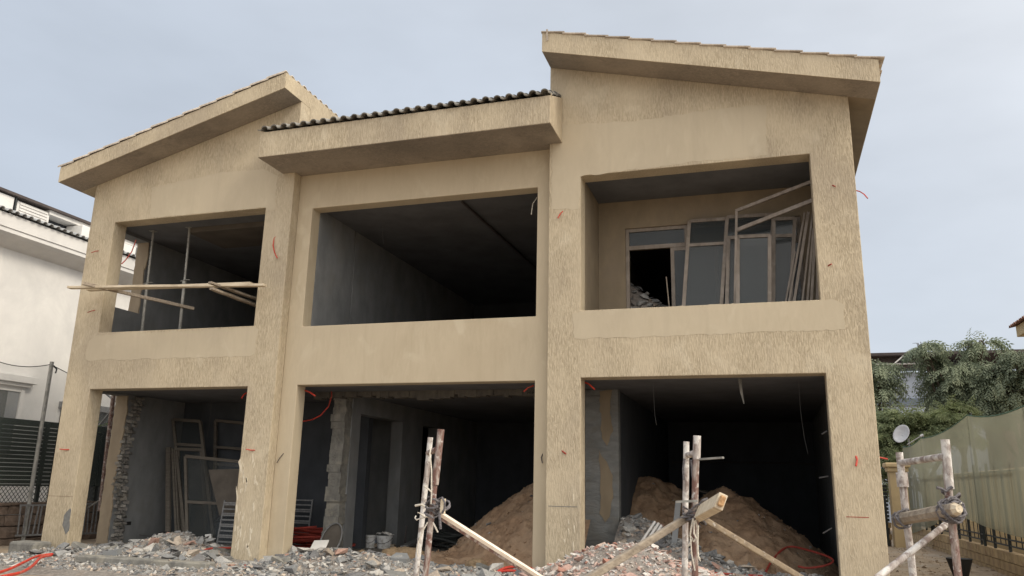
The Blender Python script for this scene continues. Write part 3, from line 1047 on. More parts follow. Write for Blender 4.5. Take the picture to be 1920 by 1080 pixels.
# fixed sliding window in the balcony's back wall (parts of the villa)
wx0, wx1, wz0, wz1, wy = 1.04, 4.35, FL + .06, 6.92, 1.66
sw = MB()
sw.box((wx0 + .002, wy, wz0), (wx0 + .07, wy + .08, wz1)).box((wx1 - .07, wy, wz0), (wx1 - .002, wy + .08, wz1)).box((wx0 + .071, wy, wz1 - .07), (wx1 - .071, wy + .08, wz1 - .002)).box((wx0 + .071, wy, 6.48), (wx1 - .071, wy + .08, 6.56)).box((2.20, wy, 6.561), (2.27, wy + .08, wz1 - .071))
swo = sw.build('sliding_window', M_ALU, villa, label='brown aluminium sliding window, left sash missing')
MB().box((wx0 + .072, wy + .03, 6.562), (wx1 - .072, wy + .036, wz1 - .072)).build('pane', M_GLASS, swo)
for xa, xb in ((1.92, 2.75), (2.75, 3.55), (3.55, 4.28)):
    s_ = MB().box((xa, wy + .01, wz0), (xa + .07, wy + .05, 6.478)).box((xa + .071, wy + .01, 6.41), (xb, wy + .05, 6.478)).build('sash', M_ALU, swo)
    MB().box((xa + .072, wy + .02, wz0), (xb - .001, wy + .026, 6.409)).build('pane', M_GLASS, swo)
# frames stored in the balcony
fr = [
    ([zp(512, 368), zp(785, 350), zp(735, 1100), zp(462, 1110)], 1.50, 1.10, (.245,), 'brown window frame with high transom leaning nearest the open sash in the upper right balcony'),
    ([zp(785, 338), zp(1120, 318), zp(1075, 1100), zp(735, 1110)], 1.48, 1.22, (.2,), 'brown window frame behind the tilted one in the upper right balcony'),
    ([zp(795, 488), zp(860, 486), zp(850, 1100), zp(780, 1105)], 1.35, 1.0, (), 'narrow glazed sash standing left of the tilted frame in the balcony'),
    ([zp(862, 480), zp(1092, 470), zp(1092, 1100), zp(862, 1105)], 1.05, .85, (), 'glazed grey sash standing upright under the tilted frame in the balcony'),
    ([zp(1122, 352), zp(1275, 345), zp(1235, 1100), zp(1118, 1100)], 1.40, 1.2, (.17,), 'rightmost upright window frame beside the leaning strips in the balcony'),
]
for pix, yt, yb_, tr_, lab in fr:
    frame(pix, yt, yb_, .068, .05, tr_, lab, 'window frames stored in the balcony')
# the tilted open frame: head and middle bars slope up to the right
root = empty('window_frame', oy(.8, *zp(840, 1100)), 'tilted open window frame with two rails sloping up to the right', 'window frame', 'window frames stored in the balcony')
ya, yb_ = .95, .55
for p, q, w in (((848, 292), (1440, 62), .06), ((855, 430), (1440, 200), .07)):
    MB().bar(oy(ya, *zp(*p)), oy(yb_, *zp(*q)), .045, w, up=(0, 0, 1)).build('rail', M_ALU, root, bevel=.004)
MB().bar(oy(ya, *zp(853, 280)), oy(ya, *zp(838, 1100)), .05, .045, up=(1, 0, 0)).build('stile', M_ALU, root, bevel=.004)
MB().bar(oy(yb_, *zp(1442, 60)), oy(yb_, *zp(1440, 1100)), .05, .045, up=(1, 0, 0)).build('stile', M_ALU, root, bevel=.004)
st = [((1276, 585), (1180, 1100), .03, 'shortest pale metal strip, leftmost of the strips leaning in the balcony'), ((1345, 305), (1205, 1100), .035, 'long brown metal strip, second from the left in the balcony corner'),
      ((1372, 300), (1245, 1100), .05, 'broad brown metal strip, third from the left in the balcony corner'), ((1405, 285), (1310, 1100), .03, 'thin metal strip leaning fourth from the left in the balcony corner'),
      ((1408, 420), (1352, 1100), .035, 'metal strip leaning fifth from the left in the balcony corner'), ((1425, 400), (1385, 1100), .045, 'steep metal strip leaning next to the right window reveal'),
      ((1450, 560), (1425, 1100), .035, 'short upright metal strip nearest the right window reveal')]
for k, (p, q, w, lab) in enumerate(st):
    MB().bar(oy(1.1 - .07 * k, *zp(*p)), oy(.95 - .06 * k, *zp(*q)), w, .03, up=(0, 1, 0)).build('metal_strip', M_ALU, bevel=.003, label=lab, cat='metal strip', group='metal strips leaning in the balcony corner')
# thin stick by the dark doorway
MB().tube([oy(1.3, *zp(344, 768)), oy(1.2, *zp(372, 1050))], .011, 6).build('wooden_stick', M_WOOD, label='thin stick leaning by the dark opening of the upper right balcony', cat='stick')


# ---------------------------------------------------------------- chunks of broken masonry
def chunk_mesh(seed, flat=1., n=11):
    r_ = random.Random(seed)
    bm = bmesh.new()
    for _ in range(n):
        bm.verts.new((r_.uniform(-.5, .5), r_.uniform(-.5, .5), r_.uniform(-.5, .5) * flat))
    bmesh.ops.convex_hull(bm, input=bm.verts)
    for v in [v for v in bm.verts if not v.link_faces]: bm.verts.remove(v)
    bm.verts.index_update()
    vs = [tuple(v.co) for v in bm.verts]
    fs = [tuple(v.index for v in f.verts) for f in bm.faces]
    bm.free()
    return vs, fs


CH = [chunk_mesh(s, fl, n_) for s, fl, n_ in ((1, .6, 12), (2, .9, 12), (3, .35, 10), (4, .7, 14), (5, .25, 10), (6, 1., 11), (7, .5, 13), (8, .8, 10), (9, .3, 12), (10, .6, 11))]


def scatter_stuff(name, m, parent, count, posf, smin, smax, seed, pw=2.0):
    r_ = random.Random(seed)
    b = MB()
    for _ in range(count):
        p = posf(r_)
        if p is None: continue
        s = smin + (smax - smin) * r_.random() ** pw
        vs, fs = CH[r_.randrange(len(CH))]
        mt = Matrix.Rotation(r_.uniform(0, 6.3), 3, 'Z') @ Matrix.Rotation(r_.uniform(-.7, .7), 3, 'X') @ Matrix.Rotation(r_.uniform(-.7, .7), 3, 'Y')
        sx, sy, sz = s * r_.uniform(.7, 1.4), s * r_.uniform(.6, 1.1), s * r_.uniform(.6, 1.1)
        b.add([p + mt @ Vector((v[0] * sx, v[1] * sy, v[2] * sz)) for v in vs], fs)
    return b.build(name, m, parent, kind='stuff', smooth=False)


def scatter_single(name, m, parent, count, posf, smin, smax, seed, pw=1.8):
    r_ = random.Random(seed)
    protos = []
    pl = root_loc(parent)
    for k in range(count):
        p = posf(r_)
        if p is None: continue
        s = smin + (smax - smin) * r_.random() ** pw
        i = r_.randrange(len(CH))
        if len(protos) <= i or True:
            key = (name, i, m.name)
            if key not in CHM:
                me = bpy.data.meshes.new(name)
                me.from_pydata(CH[i][0], [], CH[i][1])
                me.materials.append(m)
                CHM[key] = me
        o = bpy.data.objects.new(name, CHM[key])
        COL.objects.link(o)
        o.parent = parent
        o.location = p - pl + Vector((0, 0, s * .12))
        o.rotation_euler = (r_.uniform(-.5, .5), r_.uniform(-.5, .5), r_.uniform(0, 6.3))
        o.scale = (s * r_.uniform(.8, 1.5), s * r_.uniform(.7, 1.1), s * r_.uniform(.6, 1.0))


CHM = {}


def bump2(x, y, cx, cy, rx, ry, h, p=1.0):
    d = math.hypot((x - cx) / rx, (y - cy) / ry)
    if d >= 1: return 0.
    return h * (1 - d) ** p if p != 1 else h * (1 - d)


def smooth_cone(x, y, cx, cy, rx, ry, h):
    d = math.hypot((x - cx) / rx, (y - cy) / ry)
    if d >= 1.15: return 0.
    return h * max(0., 1 - d) ** 1.0 * (1 - .12 * math.exp(-d * 7))


# rubble relief in front of the villa
def rub_front(x, y):
    h = .10 + .05 * fbm(x * 1.3, y * 1.3, 1)
    h += smooth_cone(x, y, -7.9, .5, 1.6, 1.0, .42)
    h += smooth_cone(x, y, -8.9, -.6, 1.8, 1.0, .10)
    h += smooth_cone(x, y, -7.2, -1.1, 2.2, .9, .14)
    h += smooth_cone(x, y, -3.7, -.15, 1.9, 1.2, .30)
    h += smooth_cone(x, y, -4.7, .35, .9, .7, .10)
    h += smooth_cone(x, y, -.9, .2, 1.6, .8, .04)
    e = min(1, (y + 3.0) / .8, (1.3 - y) / .6, (x + 11.6) / 1.2)
    e = max(0, e)
    return .30 + h * e - .02 * (1 - e) - (.06 if e <= 0 else 0)


def rub_brick(x, y):
    h = smooth_cone(x, y, 1.55, -1.75, 2.3, 1.7, .92)
    h = max(h, smooth_cone(x, y, .75, -1.6, 1.5, 1.2, .50))
    h += .05 * fbm(x * 2, y * 2, 5) * (h > 0)
    return .29 + h


def rub_inner(x, y):
    h = smooth_cone(x, y, 1.1, 1.9, 1.6, 1.6, 1.12)
    h = max(h, smooth_cone(x, y, 1.9, 1.2, 1.5, 1.1, .62))
    h = max(h, smooth_cone(x, y, 2.3, 1.0, 1.9, 1.1, .38))
    h = max(h, smooth_cone(x, y, 3.9, .9, 1.4, .9, .22))
    return .38 + h + .03 * fbm(x * 3, y * 3, 2) * (h > 0)


def blocked(x, y):
    """inside a wall or column footprint"""
    for x0, x1 in ((A0, A1), (A2, A3), (C0, C1), (C2, C3)):
        if x0 < x < x1 and 0 < y < T1: return True
    for x0, x1 in ((A3, B1), (B2, C0)):
        if x0 < x < x1 and MY < y < TM: return True
    return False


def pos_on(f, x0, x1, y0, y1, minh=.31, dens=None):
    def g(r_):
        x, y = r_.uniform(x0, x1), r_.uniform(y0, y1)
        if blocked(x, y): return None
        z = f(x, y)
        if z < minh: return None
        if dens and r_.random() > dens(x, y): return None
        return Vector((x, y, z))
    return g


rf = empty('rubble_heap', (-5, -.8, .3), 'long low heap of grey broken concrete along the foot of left and middle bays', 'rubble')
grid_mesh(-11.7, 1.2, -3.0, 1.3, 130, 46, rub_front).build('dusty_bed', M_DUST, rf, smooth='all')
scatter_stuff('fine_rubble', M_RUB, rf, 12500, pos_on(rub_front, -11.2, .6, -2.6, 1.15, .36), .03, .13, 11)
scatter_stuff('grit', M_RUB, rf, 11000, pos_on(rub_front, -11.2, .6, -2.4, 1.15, .33), .012, .04, 31)
scatter_single('stone', M_RUBO, rf, 250, pos_on(rub_front, -10.2, -.2, -1.7, .9, .38), .11, .34, 12, 2.0)

for k in range(34):
    x, y = rnd.uniform(-9.6, -.8), rnd.uniform(-1.3, .7)
    if blocked(x, y): continue
    z = rub_front(x, y)
    if z < .40: continue
    a_, w_, h_ = rnd.uniform(0, 3.1), rnd.uniform(.12, .30), rnd.uniform(.025, .05)
    mt = Matrix.Rotation(a_, 3, 'Z') @ Matrix.Rotation(rnd.uniform(-.5, .5), 3, 'X') @ Matrix.Rotation(rnd.uniform(-.4, .4), 3, 'Y')
    n_ = rnd.choice((4, 5, 6))
    ang = sorted(rnd.uniform(0, 6.28) for _ in range(n_))
    if max((ang[(i + 1) % n_] - ang[i]) % 6.28 for i in range(n_)) > 2.8: continue
    out_ = [(math.cos(q) * w_, math.sin(q) * w_ * .65) for q in ang]
    b = MB()
    c = Vector((x, y, z + .03))
    b.add([c + mt @ Vector((u, v, h_)) for u, v in out_] + [c + mt @ Vector((u, v, -h_)) for u, v in out_],
          [tuple(range(n_)), tuple(reversed(range(n_, 2 * n_)))] + [(i, n_ + i, n_ + (i + 1) % n_, (i + 1) % n_) for i in range(n_)])
    b.build('slab_fragment', rnd.choice((M_CONC, M_CONC, M_CEM, M_GPATCH, M_RUBO)), rf)

yg = scatter_stuff('yard_grit', M_CREAMG, None, 2600, lambda r_: (lambda x, y: Vector((x, y, ground_h(x, y))))(r_.uniform(5.3, 7.9), 1 + 16 * r_.random() ** 1.6), .015, .10, 41, 4)
rb = empty('rubble_heap', (1.6, -1.8, .3), 'knee-high heap of pinkish brick rubble in front of the right bay', 'rubble')
grid_mesh(-.9, 4.0, -3.6, .1, 70, 50, rub_brick).build('dusty_bed', M_DUST, rb, smooth='all')
scatter_stuff('fine_rubble', M_RUBR, rb, 5200, pos_on(rub_brick, -.8, 3.9, -3.4, -.02, .33), .04, .12, 13)
scatter_stuff('grit', M_RUBR, rb, 5000, pos_on(rub_brick, -.8, 3.9, -3.4, -.02, .33), .012, .04, 32)
scatter_single('stone', M_RUBRO, rb, 260, pos_on(rub_brick, -.4, 3.4, -3.0, -.1, .5), .09, .20, 14, 1.6)

ri = empty('rubble_heap', (1.8, 1.6, G), 'shaded grey rubble heap just inside the right bay beside the grey pier', 'rubble')
grid_mesh(.85, 4.6, .35, 3.6, 60, 50, rub_inner).build('dusty_bed', M_DUST, ri, smooth='all')
scatter_stuff('fine_rubble', M_RUB, ri, 3400, pos_on(rub_inner, .9, 4.55, .4, 3.2, .42), .04, .14, 15)
scatter_single('stone', M_RUBO, ri, 130, pos_on(rub_inner, .95, 3.2, .5, 3.0, .5), .12, .36, 16)


# sand
def steep(x, y, cx, cy, rx, ry, h):
    d = math.hypot((x - cx) / rx, (y - cy) / ry)
    return h * (1 - d ** 1.7) if d < 1 else 0.


def sand_a(x, y):
    h = steep(x, y, -.5, 3.3, 2.55, 2.6, 1.66)
    h = max(h, steep(x, y, -1.35, 2.9, 1.55, 1.8, 1.22))
    h = max(h, smooth_cone(x, y, -1.9, 1.9, 2.3, 1.5, .30))
    return h


def sand_b(x, y):
    h = smooth_cone(x, y, .95, 4.4, 2.6, 2.6, 1.95)
    h = max(h, smooth_cone(x, y, 2.7, 3.7, 2.1, 2.7, 1.70))
    h = max(h, smooth_cone(x, y, 2.2, 2.4, 1.8, 1.6, .55))
    return h


def sandf(f):
    def g(x, y):
        h = f(x, y)
        k = min(1, h / .25)
        return G - .03 + h + k * (.11 * fbm(x * 1.6, y * 1.6, 4) + .035 * fbm(x * 5, y * 5, 6) + .07 * noise.ridged_multi_fractal(Vector((x * 1.6, y * 1.6, 2)), 1, 2, 4, 1, 2) - .05 + .012 * fbm(x * 9, y * 9, 7))
    return g


ga, gb = sandf(sand_a), sandf(sand_b)
sa = empty('sand_pile', (-.9, 3.0, G), 'brown sand heap inside the middle bay, steep left side and rising behind the column', 'sand pile')
grid_mesh(-4.6, .29, .7, 6.4, 150, 160, ga, clip=lambda x, y, z: z < G - .02).build('sand', M_SAND, sa, smooth='all')
scatter_stuff('clods', M_SAND, sa, 2200, pos_on(ga, -4.2, .25, .9, 5, G), .015, .09, 33, 3.5)
scatter_single('stone', M_RUBO, sa, 26, pos_on(ga, -2.8, .1, 1.2, 3.2, .5), .03, .10, 21)
sb = empty('sand_pile', (2.4, 3.8, G), 'twin-peaked brown sand heap filling the back of the right bay', 'sand pile')
grid_mesh(.81, 4.71, 1.0, 7.0, 140, 160, gb, clip=lambda x, y, z: z < G - .02).build('sand', M_SAND, sb, smooth='all')
scatter_stuff('clods', M_SAND, sb, 2400, pos_on(gb, .9, 4.65, 1.2, 6, G), .015, .09, 34, 3.5)
scatter_single('stone', M_RUBO, sb, 40, pos_on(gb, 1.0, 4.5, 1.8, 4.2, .6), .03, .10, 22)
# rubble seen through the balcony door
bu = empty('rubble_heap', (1.5, 2.4, FL), 'small grey rubble heap behind the dark sash opening upstairs', 'rubble')
def rub_up(x, y): return FL + 2.0 * max(0, 1 - math.hypot((x - .85) / 2.2, (y - 2.5) / 1.2)) ** .8
grid_mesh(.52, 2.6, 1.9, 3.7, 20, 20, rub_up).build('dusty_bed', M_DUST, bu)
scatter_single('stone', M_RUBO, bu, 130, pos_on(rub_up, .6, 2.4, 1.95, 3.2, FL + .1), .10, .26, 23)


# ---------------------------------------------------------------- single pieces on the rubble
def slabpiece(pix, yt, yb_, th, name, m, label, cat, **kw):
    ps = [oy(y, *p) for y, p in zip((yt, yt, yb_, yb_), pix)]
    nrm = (ps[1] - ps[0]).cross(ps[3] - ps[0]).normalized()
    if nrm.y < 0: nrm = -nrm
    b = MB()
    b.add(ps + [p + nrm * th for p in ps], [(0, 1, 2, 3), (7, 6, 5, 4), (0, 4, 5, 1), (1, 5, 6, 2), (2, 6, 7, 3), (3, 7, 4, 0)])
    return b.build(name, m, bevel=.006, label=label, cat=cat, **kw)


slabpiece([(508, 1049), (541, 1043), (548, 1090), (504, 1090)], -.75, -1.0, .05, 'concrete_slab', M_CONC, 'speckled concrete slab propped upright at the foot of the second column', 'slab')
tl_ = slabpiece([(589, 1013), (617, 1012), (603, 1043), (573, 1044)], .95, .55, .02, 'stone_tile', M_WHITE2, 'pale square tile leaning in front of the round sieve', 'tile')
MB().box((-11.12, -.62, .26), (-10.42, -.20, .56)).build('concrete_block', M_CONC, bevel=.05, label='rough grey concrete block left of the outer column', cat='concrete block')
slabpiece([(42, 1015), (77, 1013), (78, 1018), (44, 1020)], .9, .55, .12, 'stone_slab', M_CONC, 'thin stone slab lying behind the grey block by the left column', 'slab')
MB().bar(oz(.47, 150, 1047), oz(.44, 395, 1062), .30, .12).build('concrete_kerb', M_CONC, bevel=.02, label='long straight pale concrete kerb half buried in the left rubble', cat='kerb')
for (px, py, sx, rz, lab, m_) in ((463, 1062, .16, .3, 'broken hollow red brick lying in front of the second column', M_REDD), (425, 1073, .16, 1.2, 'pale yellow block lying at the lower edge before the second column', M_CREAM),
                                   (345, 1078, .26, .2, 'flat cream slab fragment at the bottom edge left of the second column', M_CREAM), (228, 1028, .20, .9, 'rounded grey boulder at the left end of the grey heap', M_CONC),
                                   (300, 1025, .17, .4, 'brownish lump of masonry on the grey heap by the frames', M_STONE)):
    p = oy(-.9 if py > 1060 else .45, px, py)
    vs, fs = CH[3 if 'boulder' in lab else 6]
    b = MB()
    mt = Matrix.Rotation(rz, 3, 'Z')
    b.add([p + mt @ Vector((v[0] * sx * 1.5, v[1] * sx, v[2] * sx * .8)) for v in vs], fs)
    b.build('masonry_piece', m_, label=lab, cat='rubble piece')
# pvc pipes on the inner rubble
for k, (p, q) in enumerate((((1200, 1020), (1228, 978)), ((1207, 1023), (1235, 981)), ((1213, 1030), (1240, 985)))):
    MB().tube([oy(1.0, *p), oy(1.3, *q)], .022, 8).build('pipe_offcut', M_WHITE2, smooth=True, label=('leftmost', 'middle', 'rightmost')[k] + ' of three pale pipe offcuts in the shaded rubble of the right bay', cat='pipe', group='pipe offcuts on the inner rubble')
MB().bar(oy(1.2, 1262, 1042), oy(1.6, 1272, 940), .10, .03, up=(0, 1, 0)).build('grey_plank', M_CEM, label='grey plank standing in rubble behind the middle scaffold frame', cat='plank')
MB().bar(oy(4.4, 1315, 920), oy(4.2, 1372, 935), .35, .03).build('buried_board', M_BOARD, label='dark board half buried on top of the sand in the right bay', cat='board')


# hoses
def hose(pix, plane, r, m, label, lift=0.):
    pts = []
    for p in pix:
        if len(p) == 3: pts.append(oy(p[2], p[0], p[1]))
        else: pts.append(plane(*p))
    # smooth through the points
    out = []
    n = len(pts)
    for i in range(n - 1):
        p0, p1, p2, p3 = pts[max(i - 1, 0)], pts[i], pts[i + 1], pts[min(i + 2, n - 1)]
        for s in range(6):
            t = s / 6
            out.append(.5 * ((2 * p1) + (p2 - p0) * t + (2 * p0 - 5 * p1 + 4 * p2 - p3) * t * t + (3 * p1 - p0 - 3 * p2 + p3) * t ** 3) + Vector((0, 0, lift)))
    out.append(pts[-1] + Vector((0, 0, lift)))
    return MB().tube(out, r, 8).build('red_conduit', m, smooth=True, label=label, cat='conduit')


f5 = lambda px, py: oz(.52, px, py)
hose([(98, 1039), (70, 1043), (45, 1054), (20, 1066), (-15, 1078)], f5, .022, M_RED, 'upper strand of bright red conduit running off the left edge')
hose([(96, 1041), (76, 1046), (62, 1060), (40, 1073), (0, 1082), (-20, 1090)], f5, .022, M_RED, 'lower strand of bright red conduit running off the left edge')
hose([(371, 1045, -.1), (378, 1035, .0), (392, 1029, .15), (410, 1028, .25), (436, 1027, .35)], f5, .022, M_REDD, 'faded red conduit curving over the rubble to the second column')
hose([(925, 1078, .0), (945, 1066, .1), (975, 1062, .2), (1000, 1068, .1), (1013, 1078, .0)], f5, .025, M_RED, 'bright red hose loop at the foot of the right bay column')
hose([(935, 1072, -.1), (960, 1070, -.05), (985, 1076, -.1), (1000, 1082, -.1)], f5, .022, M_RED, 'lower bright red hose beside the loop at the column foot')
hose([(1435, 1075, 1.2), (1445, 1055, 1.6), (1465, 1032, 2.0), (1485, 1025, 2.2), (1520, 1033, 1.8), (1553, 1044, 1.4), (1562, 1053, 1.2), (1545, 1061, 1.1), (1515, 1065, 1.1), (1497, 1062, 1.2)], f5, .018, M_REDD, 'dull red hose looping over the sand by the right jamb')
hose([(1255, 1070, .4), (1290, 1078, .3), (1340, 1075, .4), (1385, 1078, .5), (1430, 1080, .6)], f5, .018, M_REDD, 'dull red hose lying across the opening of the right bay')
pts = []
for i in range(9 * 14):
    a = 2 * math.pi * i / 14
    k = i // 14
    cx, cy = -6.35 + .3 * math.sin(k * 2.1), 2.75 + .25 * math.sin(k * 1.3)
    pts.append((cx + .75 * math.cos(a) * (1 + .1 * math.sin(3 * a + k)), cy + .35 * math.sin(a), G + .03 + .05 * i / 14 + .03 * math.sin(2 * a + k)))
MB().tube(pts, .024, 7).build('red_conduit_coil', M_REDD, smooth=True, label='big tangled coil of red conduit on the dark floor behind the second column', cat='conduit')

# ---------------------------------------------------------------- things stored in the left bay
def zq(x, y): return (200 + x / 3.482, 720 + y / 3.484)


lb = [
    ([zq(435, 232), zq(612, 245), zq(705, 1060), zq(522, 1060)], 2.95, 2.3, (.21, .25), True, 'tall glazed wooden frame with transom leaning in the left bay'),
    ([zq(516, 472), zq(900, 512), zq(900, 1060), zq(530, 1060)], 2.3, 2.0, (.52,), True, 'wide lower frame with crossbar, front one in the left bay'),
    ([zq(712, 238), zq(905, 258), zq(890, 1060), zq(700, 1060)], 3.35, 3.1, (.22, .36), False, 'dark tall frame standing furthest back in the left bay'),
    ([zq(470, 425), zq(618, 430), zq(660, 1060), zq(500, 1060)], 2.8, 2.5, (), True, 'medium frame sandwiched behind the tall leaning one in the left bay'),
]
for pix, yt, yb_, tr_, pn, lab in lb:
    frame(pix, yt, yb_, .07, .06, tr_, lab, 'window frames stored in the left bay', pane=pn, m=M_WOODD)
for p, q, w, lab in (((404, 415), (402, 1050), .12, 'broad upright post, leftmost of the timbers standing in the left bay'), ((432, 422), (460, 1050), .06, 'slim upright batten next to the broad post in the left bay'),
                     ((447, 430), (478, 1050), .04, 'thin batten third from the left in the left bay')):
    MB().bar(oy(2.75, *zq(*p)), oy(2.4, *zq(*q)), w, .06, up=(0, 1, 0)).build('timber_batten', M_WOODD, bevel=.004, label=lab, cat='timber')
slabpiece([zq(663, 560), zq(870, 553), zq(880, 860), zq(735, 860)], 1.95, 1.85, .02, 'board', M_BOARD, 'dark brown board leaning behind the slatted rack', 'board')
slabpiece([zq(640, 982), zq(680, 978), zq(686, 1030), zq(648, 1030)], 1.95, 1.9, .05, 'white_box', M_WHITE2, 'small white box standing behind the grey heap', 'box')


def slat_rack(p0, p1, z0, z1, n, label, m=M_GRILL, vertical=False):
    """steel grille: two stiles and n slats between plan points p0 and p1"""
    p0, p1 = Vector(p0), Vector(p1)
    root = empty('steel_grille', (p0 + p1) / 2 * 1., label, 'steel grille')
    lean = Vector((0, .12, 0))
    if not vertical:
        for p in (p0, p1):
            MB().bar(Vector((p.x, p.y, z0)), Vector((p.x, p.y, z1)) + lean, .03, .03).build('stile', m, root)
        k = 0
        for i in range(n):
            t = (i + .5 + .25 * ((i % 3) - 1)) / n
            a = Vector((p0.x, p0.y - .01, z0 + (z1 - z0) * t)) + lean * t
            c = Vector((p1.x, p1.y - .01, z0 + (z1 - z0) * t)) + lean * t
            MB().bar(a, c, .02, .03).build('slat', m, root)
    else:
        for z in (z0, z1):
            MB().bar(Vector((p0.x, p0.y, z)), Vector((p1.x, p1.y, z)), .03, .04).build('rail', m, root)
        for i in range(n):
            t = (i + .5) / n
            a = p0.lerp(p1, t)
            j = rnd.uniform(-.05, .05)
            MB().bar(Vector((a.x, a.y - .01, z0)), Vector((a.x + j * .3, a.y - .01 + j, z1)), .025, .025).build('bar', m, root)
    return root


q0, q1 = oy(1.6, 406, 1025), oy(1.6, 440, 1025)
slat_rack((q0.x, 1.6, .4), (q1.x + .25, 1.6, .4), .45, 1.42, 13, 'grey slatted steel grille leaning by the second column in the left bay')
q0, q1 = oy(3.0, 553, 990), oy(3.0, 577, 990)
slat_rack((q0.x - .5, 3.0, .4), (q1.x, 3.0, .4), .45, 1.45, 12, 'grey slatted steel grille seen between the second column and rough pier')
# red plastic crate behind the grille
MB().box((-6.95, 1.85, G), (-6.35, 2.15, 1.1)).build('red_crate', M_REDD, bevel=.02, label='dull red stack of plastic behind the slatted grille in the left bay', cat='crate')
# black tub and blue cable heap
b = MB()
for i in range(5): pass
b.tube([(-9.45, 2.2, G), (-9.45, 2.2, G + .1), (-9.45, 2.2, G + .26)], [.22, .30, .33], 16)
b.build('black_tub', M_BLACK, smooth=True, label='black rubber tub on the floor by the left inner wall', cat='tub')
for k, w_ in enumerate(('leftmost', 'middle', 'rightmost')):
    MB().tube([(-9.1 + .2 * k, 2.3, G + .05), (-8.9 + .16 * k, 2.5, G + .25 + .12 * k), (-8.7 + .1 * k, 2.8, G + .7)], .022, 6).build('cable', M_WIRE, smooth=True, label=w_ + ' of the three dark cable ends standing beside the black tub', cat='cable', group='dark cables beside the tub')
MB().bar(oy(2.4, 262, 1003), oy(2.3, 302, 1008), .02, .012).build('thin_rod', M_WIRE, label='thin dark rod lying against the grey wall in the left bay', cat='rod')
MB().box((-10.652, oz(.9, 1, 1).y * 0 + 1.98, .78), (-10.644, 2.12, .86)).build('socket_hole', M_BLACK, villa)

# ---------------------------------------------------------------- middle bay floor
rs = empty('round_sieve', (-5.05, 1.55, G), 'large round metal sieve leaning on the rough pier', 'sieve')
c = oy(1.5, 618, 1012)
ring = []
rad = .315
tilt = Vector((0, .35, 1)).normalized()
for i in range(29):
    a = 2 * math.pi * i / 28
    ring.append(Vector((c.x + rad * .72 * math.cos(a), c.y + .18 * math.sin(a) + .05, c.z + rad * math.sin(a) + .0)))
MB().tube(ring, .018, 6, cap=False).build('rim', M_GRILL, rs, smooth=True)
b = MB()
b.v = [tuple(p + Vector((0, .03, 0))) for p in ring[:-1]] + [tuple(p + Vector((0, .036, 0))) for p in ring[:-1]]
b.f = [tuple(range(28)), tuple(reversed(range(28, 56)))]
b.build('mesh_disc', M_BOARD, rs)
MB().tube([oy(1.1, 617, 1030), oy(.9, 625, 1044)], .012, 6).build('short_stick', M_WOOD, label='short stick propping the pale tile', cat='stick')


def bucket(px, py, w, h, label, open_=False):
    p = oz(G, px, py)
    root = empty('bucket', p, label, 'bucket', 'white paint buckets in the middle bay')
    MB().tube([p, p + Vector((0, 0, h * .9)), p + Vector((0, 0, h * .9)), p + Vector((0, 0, h))], [w * .43, w * .5, w * .53, w * .53], 18).build('tub', M_BUCK, root, smooth=True)
    MB().tube([p + Vector((0, 0, h)), p + Vector((0, 0, h + .02))], [w * .54, w * .54], 18).build('lid', M_BUCK, root, smooth=True)
    hp = [p + Vector((w * .54 * math.cos(a), -w * .54 * abs(math.sin(a)) * .9, h * .88 - .12 * math.sin(a))) for a in [math.pi * i / 8 for i in range(9)]]
    MB().tube(hp, .006, 5).build('handle', M_WIREG, root)
    return root


bucket(694, 1027, .26, .26, 'smaller white bucket standing left of the larger one')
bucket(720, 1028, .36, .26, 'larger white bucket with a crumpled sheet on top')
b = grid_mesh(0, 1, 0, 1, 8, 8, lambda x, y: 0)
p = oz(G, 720, 1028)
b.v = [(p.x - .18 + .36 * x, p.y - .14 + .28 * y, G + .285 + .07 * abs(fbm(x * 3, y * 3, 9)) + .04 * (1 - abs(x - .5) * 2)) for x, y, z in b.v]
b.build('crumpled_sheet', M_WHITE2, label='crumpled white sheet lying on the larger bucket', cat='sheet')
# timber and pipes stacked by the doorway
for k, (xa, za, ln, m_, lab) in enumerate(((-5.75, G + .06, 1.0, M_WOOD, 'light plank lying left of the white buckets'), (-5.75, G + .15, .9, M_BLUEB, 'blue-grey plank stacked on the light one by the buckets'))):
    MB().bar((xa, 3.75, za), (xa + ln, 3.9, za), .12, .07).build('plank', m_, label=lab, cat='plank')
b = MB()
c = oy(3.9, 657, 1004)
MB().tube([c, c + Vector((.1, .7, -.1))], .045, 12).build('pipe_offcut', M_CREAM, label='short fat pipe offcut lying near the doorway', cat='pipe')
# steel shovel-like pole standing by the far pier
MB().tube([oy(4.6, 759, 1020), oy(4.7, 762, 985)], .02, 6).build('dark_pole', M_WIRE, label='dark pole standing by the far pier of the middle bay', cat='pole')
# trowel box and cable tangle
MB().bar(oz(G + .08, 757, 1025), oz(G + .16, 790, 1010), .18, .05).build('level_tool', M_GRILL, bevel=.01, label='grey metal tool lying behind the left scaffold frame', cat='tool')
pts = []
for i in range(84):
    a = 2 * math.pi * i / 12
    pts.append((-3.5 + .55 * math.cos(a + .08 * i), 4.3 + .5 * math.sin(a), G + .05 + .004 * i + .06 * math.sin(2 * a + i * .1)))
MB().tube(pts, .022, 6).build('cable_coil', M_GRILD, smooth=True, label='tangled dark cable coil on the floor left of the middle sand heap', cat='cable')
MB().box((-3.05, 4.5, G), (-2.62, 4.75, 1.0)).build('white_case', M_DISH, bevel=.03, label='pale case with a slot half hidden at the left foot of the sand', cat='case')


